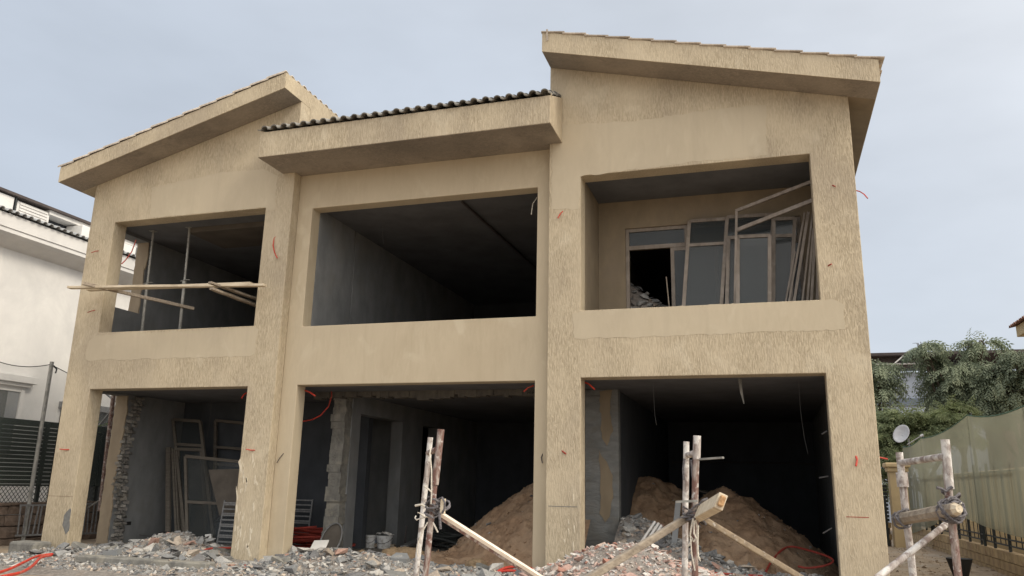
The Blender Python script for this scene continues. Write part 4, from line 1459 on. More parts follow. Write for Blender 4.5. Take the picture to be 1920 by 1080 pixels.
# sacks
def blob(c, sx, sy, sz, name, m, label, cat, seed=0, group=None):
    bm = bmesh.new()
    bmesh.ops.create_icosphere(bm, subdivisions=4, radius=1)
    b = MB()
    for v in bm.verts:
        p = v.co
        d = 1 + .22 * fbm(p.x * 1.6 + seed, p.y * 1.6, p.z * 1.6) + .12 * noise.ridged_multi_fractal(Vector((p.x * 2 + seed, p.y * 2, p.z * 2)), 1, 2, 3, 1, 2) - .12
        z = p.z * d
        if z < -.4: z = -.4
        b.v.append((c[0] + p.x * d * sx, c[1] + p.y * d * sy, c[2] + (z + .4) * sz))
    b.f = [tuple(v.index for v in f.verts) for f in bm.faces]
    bm.free()
    return b.build(name, m, smooth='all', label=label, cat=cat, group=group)


for px, py, w, h, sd_, lab in ((738, 1052, .30, .17, 1, 'crumpled brown sack, left of the two between buckets and scaffold frame'), (765, 1052, .34, .19, 2, 'crumpled tan sack directly left of the left scaffold frame'), (678, 1046, .14, .10, 4, 'small brown lump on the floor in front of the buckets'), (893, 1066, .2, .12, 5, 'small tan clod at the foot of the middle sand heap')):
    p = oz(G, px, py)
    blob(p, w, w * .7, h, 'sack', M_SACK, lab, 'sack' if 'sack' in lab else 'clod', sd_)
p = oz(G, 985, 1066)
blob((p.x + .05, p.y + .1, G), .40, .25, .17, 'plastic_sheet', M_PLAS, 'crumpled blue-grey plastic sheet at the foot of the middle sand heap', 'plastic sheet', 8)

# ---------------------------------------------------------------- props and planks in the upper left window
for (tp, bt, lab) in (((289, 423), (266, 622), 'left steel adjustable prop standing in the upper left window'), ((357, 416), (337, 620), 'right steel adjustable prop standing in the upper left window')):
    a, c = oy(.9, *tp), oy(.9, *bt)
    d = (a - c).normalized()
    foot = c + d * ((FL - c.z) / d.z)
    head = c + d * ((7.495 - c.z) / d.z)
    root = empty('steel_prop', foot, lab, 'prop', 'steel props in the upper left window')
    mid = foot.lerp(head, .62)
    MB().tube([foot, mid], .036, 12).build('outer_tube', M_PROP, root, smooth=True)
    MB().tube([mid, head], .027, 12).build('inner_tube', M_PROP, root, smooth=True)
    MB().tube([mid - d * .05, mid + d * .02], .05, 12).build('collar', M_PROP, root, smooth=True)
    MB().tube([mid + Vector((-.09, -.03, .02)), mid + Vector((0, -.045, .03)), mid + Vector((.13, -.05, .04)), mid + Vector((.17, -.03, .03))], .009, 6).build('pin', M_PROP, root)
    for k in range(9):
        pp = mid.lerp(head, .1 + .09 * k)
        MB().tube([pp + Vector((-.004, -.026, 0)), pp + Vector((-.004, -.030, 0))], .008, 6).build('pin_hole', M_BLACK, root)
    for p, nm in ((foot, 'base_plate'), (head, 'head_plate')):
        MB().box((p.x - .07, p.y - .07, p.z - .004 if nm == 'head_plate' else p.z), (p.x + .07, p.y + .07, p.z + .004)).build(nm, M_PROP, root)


def plank(a, ya, c, yc, w, h, m, label, up=(0, 0, 1)):
    p, q = oy(ya, *a), oy(yc, *c)
    b = MB()
    n = 7
    pts = [p.lerp(q, i / (n - 1)) + Vector((0, 0, rnd.uniform(-.004, .004))) for i in range(n)]
    t = (q - p).normalized()
    s = t.cross(Vector(up)).normalized()
    u = s.cross(t)
    for i, c_ in enumerate(pts):
        ww = w * (1 + rnd.uniform(-.04, .04))
        for a_, b_ in ((-1, -1), (1, -1), (1, 1), (-1, 1)):
            b.v.append(tuple(c_ + s * a_ * ww / 2 + u * b_ * h / 2))
    for i in range(n - 1):
        for j in range(4):
            b.f.append((i * 4 + j, i * 4 + (j + 1) % 4, i * 4 + 4 + (j + 1) % 4, i * 4 + 4 + j))
    b.f += [(3, 2, 1, 0), ((n - 1) * 4, (n - 1) * 4 + 1, (n - 1) * 4 + 2, (n - 1) * 4 + 3)]
    return b.build('plank', m, bevel=.006, label=label, cat='plank')


plank((130, 539), -.42, (497, 535), -.30, .13, .05, M_WOOD2, 'longest pale plank across the upper left window, poking out furthest left')
plank((166, 543), -.24, (472, 532), -.14, .12, .06, M_WOOD2, 'second pale plank right behind the longest one across the upper left window')
plank((155, 531), -.62, (364, 579), 1.05, .07, .07, M_WOOD, 'squared timber sloping back between the two steel props')
plank((393, 530), -.62, (497, 566), .9, .09, .045, M_WOOD, 'upper of two short timbers poking in under the planks at the right')
plank((396, 541), -.60, (495, 578), .85, .10, .05, M_WOOD, 'lower of two short timbers poking in under the planks at the right')


# ---------------------------------------------------------------- scaffold frames in front
def rope_wrap(c, axis, r, turns, pitch, rr, m, parent, seed=0):
    axis = Vector(axis).normalized()
    a = axis.cross(Vector((0, 1, .3))).normalized()
    b_ = axis.cross(a)
    pts = []
    r_ = random.Random(seed)
    for i in range(turns * 12 + 1):
        w = 2 * math.pi * i / 12
        k = i / 12
        q = r * (1 + .18 * math.sin(k * 2.3 + seed) + r_.uniform(-.10, .10))
        pts.append(Vector(c) + a * math.cos(w) * q + b_ * math.sin(w) * q + axis * ((k - turns / 2) * pitch + .016 * math.sin(i * .9 + seed) + r_.uniform(-.005, .005)))
    MB().tube(pts, [rr * r_.uniform(.55, 1.0) for _ in pts], 6).build('rope_lashing', m, parent, smooth=True)


def pole(p, q, rad, seed=0, n=14, amp=.006):
    p, q = Vector(p), Vector(q)
    pts = []
    for i in range(n):
        t = i / (n - 1)
        k = 0 if i in (0, n - 1) else 1
        pts.append(p.lerp(q, t) + Vector((fbm(t * 3, seed, 1), fbm(t * 3, seed, 5), 0)) * amp * 1.6 * k)
    rs = [rad * (1 + .05 * fbm(i * .7, seed, 8)) for i in range(n)]
    return MB().tube(pts, rs, 12)


def leg_down(p, q, zfoot=.30):
    """continue the seen line p->q down to the ground"""
    d = (q - p)
    return p + d * ((zfoot - p.z) / d.z)


def ptube(b, pts, r, n=10):
    return b.tube(pts, r, n)


# left frame (seen almost edge on)
fl = empty('scaffold_frame', (1.2, -7.9, .3), 'leftmost scaffold frame, two rusty posts lashed with dark rag and white cord', 'scaffold frame', 'scaffold frames in front of the villa')
a1, a2 = oy(-8.0, 827, 805), oy(-8.0, 797, 1080)
b1, b2 = oy(-7.45, 807, 820), oy(-7.45, 781, 1080)
fa, fb = leg_down(a1, a2), leg_down(b1, b2)
pole(a1, fa, .022, 6).build('leg', M_POLE, fl, smooth=True)
MB().tube([a1 + Vector((0, 0, .0)), a1.lerp(fa, .20)], .026, 12).build('sleeve', M_POLE, fl, smooth=True)
pole(b1, fb, .022, 3).build('leg', M_POLE2, fl, smooth=True)
MB().tube([oy(-8.0, 819, 843), oy(-7.45, 803, 849)], .021, 10).build('rung', M_POLE, fl, smooth=True)
c0 = oy(-8.0, 811, 951)
rope_wrap(c0, a1 - fa, .045, 6, .019, .010, M_ROPE, fl, 1)
rope_wrap(c0 + Vector((-.05, .3, 0)), a1 - fa, .06, 2, .03, .009, M_ROPE, fl, 2)
MB().tube([oy(-8.03, 779, 948), oy(-8.05, 790, 946), oy(-8.03, 800, 951), oy(-8.03, 806, 958)], .009, 6).build('cord_end', M_ROPEW, fl, smooth=True)
MB().tube([oy(-8.05, 823, 936), oy(-8.07, 829, 933), oy(-8.07, 834, 942), oy(-8.07, 833, 955), oy(-8.05, 829, 962)], .008, 6).build('rope_loop', M_ROPE, fl, smooth=True)
MB().tube([oy(-8.05, 824, 962), oy(-8.06, 825, 975), oy(-8.05, 826, 992)], .010, 6).build('cord_end', M_ROPE, fl, smooth=True)
MB().tube([oy(-8.05, 812, 980), oy(-8.06, 817, 990), oy(-8.05, 821, 998)], .006, 6).build('cord_end', M_ROPEW, fl, smooth=True)
MB().tube([oy(-8.04, 808, 839), oy(-8.06, 806, 850), oy(-8.06, 809, 880), oy(-8.06, 809, 930), oy(-8.05, 808, 945)], .005, 6).build('cord', M_ROPEW, fl, smooth=True)
MB().tube([oy(-8.04, 795, 911), oy(-8.06, 803, 917), oy(-8.06, 809, 922)], .006, 6).build('cord', M_ROPEW, fl, smooth=True)
MB().tube([oy(-8.04, 802, 979), oy(-8.06, 793, 995), oy(-8.06, 785, 1015), oy(-8.06, 782, 1035), oy(-8.05, 784, 1043)], .005, 6).build('cord', M_ROPEW, fl, smooth=True)
rope_wrap(oy(-7.9, 797, 968), a1 - fa, .075, 1, .02, .006, M_ROPEW, fl, 3)
br = empty('diagonal_brace', oy(-7.9, 1012, 1084), 'long whitish timber brace running down right from the left scaffold frame', 'timber')
p, q = oy(-7.95, 824, 962), oy(-7.4, 1010, 1080)
q = p + (q - p) * 1.45
MB().bar(p, q, .045, .024, up=(0, -.5, 1)).build('pale_edge', M_WOODW, br)
MB().bar(p + Vector((0, .012, -.026)), q + Vector((0, .012, -.026)), .040, .026, up=(0, -.5, 1)).build('dark_edge', M_POLE, br)
slabw = oy(-8.03, 829, 950)
MB().box((slabw.x - .014, slabw.y, slabw.z - .05), (slabw.x + .014, slabw.y + .03, slabw.z + .055)).build('wood_wedge', M_WOOD2, label='small wood wedge jammed into the lashing of the leftmost scaffold frame', cat='wedge')

# middle frame
fm = empty('scaffold_frame', (3.1, -7.8, .3), 'middle scaffold frame with two upright posts lashed to crossing timbers', 'scaffold frame', 'scaffold frames in front of the villa')
a1, a2 = oy(-8.1, 1307, 817), oy(-8.1, 1302, 1080)
b1, b2 = oy(-7.6, 1287, 828), oy(-7.6, 1284, 1080)
fa, fb = leg_down(a1, a2), leg_down(b1, b2)
pole(a1, fa, .021, 6).build('leg', M_POLE, fm, smooth=True)
MB().tube([a1, oy(-8.1, 1306, 861)], .025, 12).build('sleeve', M_POLE2, fm, smooth=True)
pole(b1, fb, .021, 3).build('leg', M_POLE2, fm, smooth=True)
MB().tube([oy(-8.1, 1302, 850), oy(-7.6, 1288, 854)], .021, 10).build('rung', M_POLE2, fm, smooth=True)
MB().bar(oy(-8.12, 1313, 861), oy(-8.2, 1356, 858), .02, .012).build('flat_tie', M_PROP, fm)
MB().bar(oy(-8.15, 1267, 941), oy(-8.15, 1308, 939), .02, .014).build('flat_tie', M_PROP, fm)
cc = oy(-8.05, 1303, 966)
for k in range(4):
    rope_wrap(cc + Vector((rnd.uniform(-.03, .03), 0, rnd.uniform(-.04, .04))), Vector((rnd.uniform(-.8, .8), .2, 1)), .05 + .01 * k, 3, .018, .008, M_ROPE, fm, 5 + k)
for k, pix in enumerate(([(1300, 972), (1296, 990), (1294, 1005), (1299, 1010), (1293, 1020), (1288, 1026)], [(1304, 975), (1308, 992), (1306, 1008), (1300, 1016)], [(1309, 985), (1308, 1020), (1309, 1045), (1313, 1052), (1311, 1044)], [(1302, 976), (1301, 1000), (1306, 1010)], [(1297, 985), (1294, 1000), (1297, 1040), (1303, 1070)])):
    MB().tube([oy(-8.16 - .01 * k, *p) for p in pix], .006 if k < 4 else .004, 6).build('white_cord', M_ROPEW, fm, smooth=True)
for k, pix in enumerate(([(1296, 862), (1298, 890), (1303, 920), (1306, 938)], [(1283, 860), (1281, 880), (1282, 900)])):
    MB().tube([oy(-8.1, *p) for p in pix], .007, 6).build('cord', M_ROPE, fm, smooth=True)
MB().tube([oy(-8.15, 1311, 946), oy(-8.2, 1318, 938), oy(-8.2, 1327, 935)], .008, 6).build('rope_end', M_ROPE, fm, smooth=True)
p, q = oy(-8.05, 1292, 968), oy(-8.5, 1106, 1083)
MB().bar(p, p + (q - p) * 1.35, .042, .044).build('timber_brace', M_WOOD, bevel=.006, label='squared grey timber brace running down left from the middle scaffold frame', cat='timber')
p, q = oy(-8.05, 1314, 970), oy(-7.7, 1502, 1083)
MB().bar(p, p + (q - p) * 1.45, .036, .036).build('timber_brace', M_WOODD2, bevel=.006, label='thin splintered timber brace running down right from the middle scaffold frame', cat='timber')
p, q = oy(-8.0, 1306, 966), oy(-8.75, 1352, 940)
lg = empty('beam_stub', q, 'chunky timber beam end sticking towards the viewer from the middle scaffold frame', 'timber')
MB().bar(p, q, .05, .09, up=(.45, 0, 1)).build('beam', M_WOOD2, lg, bevel=.003)
d = (q - p).normalized()
bm_ = MB().bar(q - d * .001, q + d * .03, .032, .06, up=(.45, 0, 1))
bm_.build('splintered_end', M_CUT, lg, bevel=.008)

# right frame (faces us)
fr_ = empty('scaffold_frame', (4.5, -8.0, .3), 'rightmost scaffold frame, ladder-shaped whitewashed tubes before the green net', 'scaffold frame', 'scaffold frames in front of the villa')
a1, a2 = oy(-8.1, 1772, 824), oy(-8.1, 1796, 1080)
b1, b2 = oy(-7.6, 1686, 848), oy(-7.6, 1712, 1080)
fa, fb = leg_down(a1, a2), leg_down(b1, b2)
pole(a1, fa, .022, 6).build('leg', M_POLE, fr_, smooth=True)
MB().tube([a1, a1.lerp(fa, .15)], .025, 12).build('sleeve', M_POLE2, fr_, smooth=True)
pole(b1, fb, .023, 3).build('leg', M_POLE2, fr_, smooth=True)
MB().tube([oy(-7.6, 1689, 868), oy(-8.1, 1770, 856)], .021, 12).build('rung', M_POLE2, fr_, smooth=True)
MB().tube([b1.lerp(fb, .07), b1.lerp(fb, .12)], .036, 10).build('collar', M_POLE2, fr_, smooth=True)
p, q = oy(-7.9, 1778, 980), oy(-8.3, 1645, 1083)
MB().tube([p, p + (q - p) * 1.4], .019, 10).build('brace', M_POLE2, fr_, smooth=True)
p, q = oy(-7.75, 1684, 974), oy(-8.22, 1792, 955)
lg = empty('log', p, 'thick weathered log tied level across the rightmost scaffold frame', 'log')
n = 9
b = MB()
b.tube([p.lerp(q, i / (n - 1)) for i in range(n)], [.036, .040, .038, .038, .039, .041, .042, .044, .040], 8)
b.build('trunk', M_WOOD, lg)
d = (q - p).normalized()
MB().tube([q - d * .002, q + d * .03], [.036, .024], 8).build('splintered_end', M_WOOD2, lg)
for k in range(3):
    rope_wrap(oy(-8.15, 1783 + 2 * k, 957), d + Vector((0, 0, .35 * (k - 1))), .050 + .008 * k, 4, .02, .009, M_ROPE, fr_, 20 + k)
rope_wrap(oy(-8.1, 1785, 938), a1 - fa, .04, 3, .02, .009, M_ROPE, fr_, 26)
rope_wrap(oy(-7.8, 1694, 973), d, .048, 3, .018, .009, M_ROPE, fr_, 27)
MB().tube([oy(-8.15, 1756, 914), oy(-8.15, 1764, 916), oy(-8.15, 1773, 921), oy(-8.15, 1780, 916), oy(-8.15, 1786, 913)], .010, 6).build('rope_knot', M_ROPE, fr_, smooth=True)
for e in ((1803, 943), (1799, 953), (1801, 959)):
    MB().tube([oy(-8.2, 1788, 955), oy(-8.25, *e)], .004, 5).build('frayed_strand', M_ROPEW, fr_)

# black bucket by the right boundary
p = oz(.36, 1802, 1082)
b = MB()
b.tube([p, p + Vector((0, 0, .34))], [.13, .23], 18)
b.build('black_bucket', M_BLACK, smooth=True, label='black rubber bucket on the dirt before the yellow boundary wall', cat='bucket')

# ---------------------------------------------------------------- right boundary
XR = 8.0
bw = empty('boundary_wall', (XR, 10, .3), 'low yellow block wall along the right boundary under the net', 'wall')
b = MB()
y = 4.0
while y < 19:                                # upper course of upright blocks
    w = .105
    b.box((XR - .06 + rnd.uniform(-.006, .006), y, .62), (XR + .12, y + w - .008, .80))
    y += w
b.build('upright_blocks', M_YBRK, bw, kind='stuff')
y = 4.0
k = 0
b0 = None
while y < 19:                                # lower courses of larger blocks
    for cz, hh in ((.25, .18), (.435, .178)):
        ln = .42
        yy = y + (.2 if cz > .3 else 0)
        if b0 is None:
            b0 = MB().box((XR - .05, 0, 0), (XR + .12, ln - .012, .17)).build('block', M_YBRK, bw)
            b0.location = Vector((0, 0, 0)) - root_loc(bw) + Vector((0, yy, cz)) + root_loc(bw) * 0
            base_off = root_loc(bw)
            # mesh already carries the parent's offset: place in local space
            b0.location = Vector((0, yy, cz))
            o = b0
        else:
            o = copy_obj(b0, bw)
            o.location = Vector((rnd.uniform(-.006, .006), yy, cz))
    y += .42
MB().box((XR - .03, 4.0, .2), (XR + .10, 19, .61)).build('core', M_YBRK, bw)

# steel fence standing on it
sf = empty('steel_fence', (XR + .03, 10, .8), 'dark steel post and mesh fence standing on the yellow block wall', 'fence')
y = 4.1
k = 0
while y < 19:
    MB().box((XR, y, .80), (XR + .05, y + .05, 2.55)).build('post', M_GRILD, sf)
    y += 1.15
for z in (.90, 1.02, 2.35):
    MB().box((XR + .01, 4.0, z), (XR + .035, 19, z + .03)).build('rail', M_GRILD, sf)
y = 4.4
while y < 19:
    MB().box((XR + .015, y, .93), (XR + .03, y + .015, 2.35)).build('picket', M_GRILD, sf)
    y += .38
b = MB()
for i in range(220):                          # expanded-metal mesh, low part under the net
    y0 = 4.0 + i * .068
    b.bar((XR + .04, y0, .95), (XR + .04, y0 + .25, 1.42), .004, .007)
    b.bar((XR + .045, y0 + .25, .95), (XR + .045, y0, 1.42), .004, .007)
b.build('wire_mesh', M_CREAM, sf, kind='stuff')

# net
posts = [(17.4, 3.46), (13.9, 3.72), (11.1, 3.62), (7.44, 3.95), (5.3, 4.05), (3.0, 4.2)]
tops = {}
pt = [oz(0, 0, 0)] * 0
net_posts = [(ox(7.93, *q)) for q in ((1693, 838), (1727, 822), (1815, 778), (1920, 762))]
net_posts.append(Vector((7.93, 1.0, 3.7)))
nr = empty('shade_net', (7.93, 10, .8), 'olive green shade net sagging between posts along the right boundary', 'net')
for i, p in enumerate(net_posts):
    MB().tube([(p.x + .05, p.y, .3), (p.x + .05, p.y, p.z + .05)], .03, 8).build('post', M_SLAT, nr)
bot = [(18, .45), (14.5, .8), (12.3, 1.05), (11.3, 1.30), (10.0, 1.42), (8.0, 1.32), (6.5, 1.22), (4.5, 1.15), (0, 1.1)]


def botz(y):
    for (ya_, za_), (yb2, zb2) in zip(bot, bot[1:]):
        if ya_ >= y >= yb2: return za_ + (zb2 - za_) * (ya_ - y) / (ya_ - yb2)
    return bot[0][1] if y > 18 else bot[-1][1]


b = MB()
cols = []
for i in range(len(net_posts) - 1):
    p, q = net_posts[i], net_posts[i + 1]
    n = 40
    for s in range(n + (1 if i == len(net_posts) - 2 else 0)):
        t = s / n
        c = p.lerp(q, t)
        c.z -= (.16 + .05 * (q - p).length) * 4 * t * (1 - t) * .26
        cols.append(c)
nv = 26
for i, c in enumerate(cols):
    z0 = botz(c.y)
    for j in range(nv + 1):
        t = j / nv
        z = c.z + (z0 - c.z) * t
        amp = .005 * math.sin(math.pi * min(1, t * 1.3)) * (1 + t)
        fold = fbm(c.y * .9 + .3 * t, t * .8, 3) * amp * 1.2
        b.v.append((c.x - .02 - abs(fold) * .6 + fold * .5, c.y, z))
for i in range(len(cols) - 1):
    for j in range(nv):
        b.f.append((i * (nv + 1) + j, (i + 1) * (nv + 1) + j, (i + 1) * (nv + 1) + j + 1, i * (nv + 1) + j + 1))
b.build('net_sheet', M_NETR, nr, smooth='all')
MB().tube([c + Vector((-.02, 0, 0)) for c in cols], .012, 5).build('net_hem', mat('green_hem', (.12, .22, .15), (.09, .17, .12), .8, bump=0), nr, smooth=True)

# cream wall with coping beyond the net, dark base panel fence in front of it
cw = empty('cream_wall', (9.6, 16, .3), 'cream rendered garden wall with rounded coping behind the olive net', 'wall')
MB().box((9.5, -2, .1), (9.75, 24, 2.45)).build('wall', M_CREAM, cw)
MB().box((9.42, -2, 2.452), (9.83, 24, 2.56)).build('coping', M_CREAM, cw, bevel=.03)

# gate pillar
gp = empty('gate_pillar', (7.15, 13.1, .3), 'cream rendered pillar with moulded cap at the end of the side passage', 'pillar')
MB().box((6.93, 13.0, .1), (7.40, 13.45, 2.62)).build('shaft', M_CREAM, gp, bevel=.01)
MB().box((6.88, 12.95, 2.50), (7.45, 13.5, 2.62 - .001)).build('neck', M_CREAM, gp, bevel=.01)
MB().box((6.82, 12.89, 2.622), (7.51, 13.56, 2.76)).build('cap', M_CREAM, gp, bevel=.035)
MB().tube([(5.3, 12.0, 3.15), (6.3, 12.4, 2.95), (6.9, 12.9, 2.86)], .025, 8).build('red_pipe', M_RED, label='red pipe running from the villa corner to the pillar cap', cat='pipe')
dg = empty('side_gate', (6.4, 13.6, .3), 'dark slatted gate between the villa and the cream pillar', 'gate')
for k in range(10):
    MB().box((5.4, 13.6, 1.05 + k * .11), (6.90, 13.63, 1.13 + k * .11)).build('slat', M_GRILD, dg)
MB().box((6.72, 13.5, .3), (6.84, 13.59, 1.75)).build('post', M_GRILD, dg)
lw = empty('low_wall', (6.1, 13.8, .3), 'low yellow block wall below the dark slatted gate', 'wall')
for r_ in range(4):
    for k in range(4):
        MB().box((5.3 + k * .39 + (r_ % 2) * .1, 13.64, .35 + r_ * .17), (5.3 + k * .39 + .37 + (r_ % 2) * .1, 13.8, .35 + r_ * .17 + .155)).build('block', M_YBRK, lw)
MB().box((5.3, 13.66, .2), (6.9, 13.79, 1.02)).build('core', M_STONE, lw)

# satellite dish
sdh = empty('satellite_dish', (8.25, 18.5, .3), 'grey satellite dish on a pole above the pillar', 'satellite dish')
dc = oy(18.2, 1693, 816)
MB().tube([(dc.x + .22, 18.5, .3), (dc.x + .22, 18.5, dc.z - .1)], .03, 8).build('pole', M_GRILL, sdh)
b = MB()
ax_ = (Vector((-.55, -.7, .42))).normalized()
u_ = ax_.cross(Vector((0, 0, 1))).normalized()
v_ = ax_.cross(u_)
for j in range(7):
    rj = .36 * j / 6
    for i in range(24):
        a = 2 * math.pi * i / 24
        b.v.append(tuple(dc + u_ * rj * math.cos(a) * .85 + v_ * rj * math.sin(a) + ax_ * (rj * rj * .9)))
for j in range(6):
    for i in range(24):
        i2 = (i + 1) % 24
        b.f.append((j * 24 + i, j * 24 + i2, (j + 1) * 24 + i2, (j + 1) * 24 + i))
k = len(b.v)
do = b.build('dish', M_DISH, sdh, smooth='all')
sm = do.modifiers.new('thickness', 'SOLIDIFY')
sm.thickness = .012
e = dc - ax_ * .05 + Vector((.52, -.1, -.02))
MB().bar(dc + Vector((.1, 0, -.33)), e, .025, .025).build('arm', M_DISH, sdh)
MB().tube([e, e + Vector((.1, 0, .05))], .045, 8).build('receiver', M_DISH, sdh)


# ---------------------------------------------------------------- trees
CROWN = .82


def tree(name, base, crown, m, label, n_spray, leaf=.13, seed=0, height=None, droop=.6, trunk_r=.16, cat='tree', group=None, sparse=()):
    """crown: list of (centre, radii, weight). trunk, limbs and leaf sprays of small leaflets"""
    r_ = random.Random(seed)
    root = empty(name, base, label, cat, group)
    base = Vector(base)
    cen = sum((Vector(c) for c, _, _ in crown), Vector()) / len(crown)
    fork = base.lerp(Vector((cen.x, cen.y, base.z + (cen.z - base.z) * .45)), 1)
    b = MB()
    b.tube([base, base.lerp(fork, .5) + Vector((.08, 0, 0)), fork], [trunk_r, trunk_r * .8, trunk_r * .65], 8)
    b.build('trunk', M_BARK, root, smooth=True)
    lb_ = MB()
    for c, rd, _ in crown:
        c = Vector(c)
        mid_ = fork.lerp(c, .5) + Vector((r_.uniform(-.2, .2), r_.uniform(-.2, .2), .1))
        lb_.tube([fork, mid_, c], [trunk_r * .5, trunk_r * .32, trunk_r * .15], 6)
        for _ in range(7):
            d = Vector((r_.gauss(0, 1), r_.gauss(0, 1), r_.gauss(.3, .8))).normalized()
            e = c + Vector((d.x * rd[0], d.y * rd[1], d.z * rd[2])) * .9
            lb_.tube([mid_.lerp(c, r_.random()), c.lerp(e, .5) + Vector((0, 0, .08)), e], [trunk_r * .16, trunk_r * .1, .008], 5)
    lb_.build('limbs', M_BARK, root, smooth=True)
    b = MB()
    tot = sum(w for _, _, w in crown)
    for c, rd, w in crown:
        c = Vector(c)
        # clumps inside each lobe give light and dark and let the sky through
        ncl = max(6, int(26 * w / tot * len(crown) ** .5))
        clumps = []
        for _ in range(ncl):
            d = Vector((r_.gauss(0, 1), r_.gauss(0, 1), r_.gauss(0, 1))).normalized() * (r_.random() ** .4)
            clumps.append(c + Vector((d.x * rd[0], d.y * rd[1], d.z * rd[2])) * CROWN)
        for _ in range(int(n_spray * w / tot)):
            k = clumps[r_.randrange(ncl)]
            s = min(rd) * .24
            p = k + Vector((r_.gauss(0, s), r_.gauss(0, s), r_.gauss(0, s * .6)))
            out = (p - c)
            out.z *= .3
            if out.length < .01: out = Vector((1, 0, 0))
            out.normalize()
            dr = (out + Vector((r_.gauss(0, .5), r_.gauss(0, .5), r_.uniform(-.1, .5)))).normalized()
            # a spray: a short drooping axis with paired leaflets
            nl = 6
            q = p
            side = dr.cross(Vector((0, 0, 1)))
            if side.length < .01: side = Vector((1, 0, 0))
            side.normalize()
            side = (side + Vector((r_.gauss(0, .5), r_.gauss(0, .5), r_.gauss(0, .6)))).normalized()
            for t in range(nl):
                dr = (dr + Vector((0, 0, -droop * .28))).normalized()
                q2 = q + dr * leaf * .75
                for sg in (-1, 1):
                    ld = (side * sg * .75 + dr * .8 + Vector((0, 0, -.25 * droop))).normalized()
                    tip = q + ld * leaf * r_.uniform(.8, 1.15)
                    wv = dr.cross(ld).cross(ld).normalized() * leaf * .16
                    b.add([q, q + ld * leaf * .5 + wv, tip, q + ld * leaf * .5 - wv], [(0, 1, 2, 3)])
                q = q2
    b.build('crown', m, root)
    return root


def cr(y, px, py, rx, ry, rz, w=1.):
    p = oy(y, px, py)
    return (tuple(p), (rx, ry, rz), w)


g_ = 'feathery trees behind the right boundary'
tree('feathery_tree', (9.2, 24, .3), [cr(24, 1650, 690, .55, .9, .4, .8), cr(24, 1648, 720, .6, .9, .4, .8), cr(24, 1640, 750, .8, .9, .9, .8)], M_LF1,
     'feathery grey-green tree half hidden by the villa corner', 520, .20, 3, group=g_, droop=1.0)
tree('feathery_tree', (10.9, 24, .3), [cr(24, 1775, 705, .75, 1.0, .6, 1.2), cr(24, 1728, 650, .5, .6, .28, .36), cr(24, 1745, 672, .4, .5, .3, .3), cr(24, 1770, 740, .75, 1., .5, .9), cr(24, 1810, 700, .7, .9, .6, 1.), cr(24, 1845, 643, .45, .5, .25, .3), cr(24, 1818, 652, .25, .4, .3, .16), cr(24, 1820, 745, .7, .9, .6, .8)], M_LF1,
     'tall feathery tree with two upright sprigs in the middle of the group', 1250, .20, 4, group=g_, droop=1.0)
tree('feathery_tree', (13.6, 23, .3), [cr(23, 1885, 740, 1.1, 1.2, .8, 1.6), cr(23, 1920, 705, 1.1, 1.2, .7, 1.2), cr(23, 1875, 695, .6, .9, .35, .6), cr(23, 1915, 672, .6, .8, .3, .4), cr(23, 1850, 765, .7, .9, .5, .7), cr(23, 1960, 740, 1.3, 1.2, 1.1, 1.2)], M_LF1,
     'dense feathery tree at the right edge below the neighbour roof corner', 1350, .20, 5, group=g_, droop=1.0)
tree('bushy_tree', (9.3, 20.5, .3), [cr(20.5, 1700, 790, 1.05, .8, .45, 1.2), cr(20.5, 1770, 778, 1.0, .8, .38, 1.2), cr(20.5, 1800, 772, .55, .6, .25, .4), cr(20.5, 1660, 800, .8, .8, .5, 1.), cr(20.5, 1655, 850, .7, .8, .8, 1.), cr(20.5, 1740, 815, 1.15, .8, .5, 1.2), cr(20.5, 1700, 850, 1.05, .8, .55, 1.), cr(20.5, 1650, 900, .6, .6, .6, .6), cr(20.5, 1800, 810, .8, .6, .4, .6)], M_LF2,
     'lower yellow-green bushy tree behind the satellite dish', 4200, .13, 6, droop=.6, trunk_r=.12)

# buildings beyond the trees
fb_ = empty('distant_building', (11.5, 36, .3), 'distant blue-grey building with dark brown metal roof between the trees', 'building')
MB().box((7, 35, .1), (14.6, 44, 8.4)).build('wall', M_BLUEW, fb_)
MB().box((7, 34.9, 6.55), (14.6, 34.998, 6.95)).build('band', M_BLUEB, fb_)
MB().box((5.0, 33.5, 9.15), (20, 40, 9.3)).build('roof', M_BRN, fb_)
MB().box((5.0, 34.2, 8.55), (12.2, 34.5, 9.149)).build('roof_edge', M_BRN, fb_)
MB().bar(oy(33.4, 1667, 690), oy(33.4, 1694, 667), .06, .06).build('strut', M_WHITE2, fb_)
MB().box((9.0, 34.1, 8.72), (12.6, 34.19, 8.80)).build('gutter', M_WHITE2, fb_)
MB().box((15.5, 30, .1), (20, 40, 7.9)).build('annex_wall', M_TERR, fb_)
MB().box((15.3, 29.6, 5.4), (20, 29.9, 6.6)).build('annex_wall', M_WHITE, fb_)

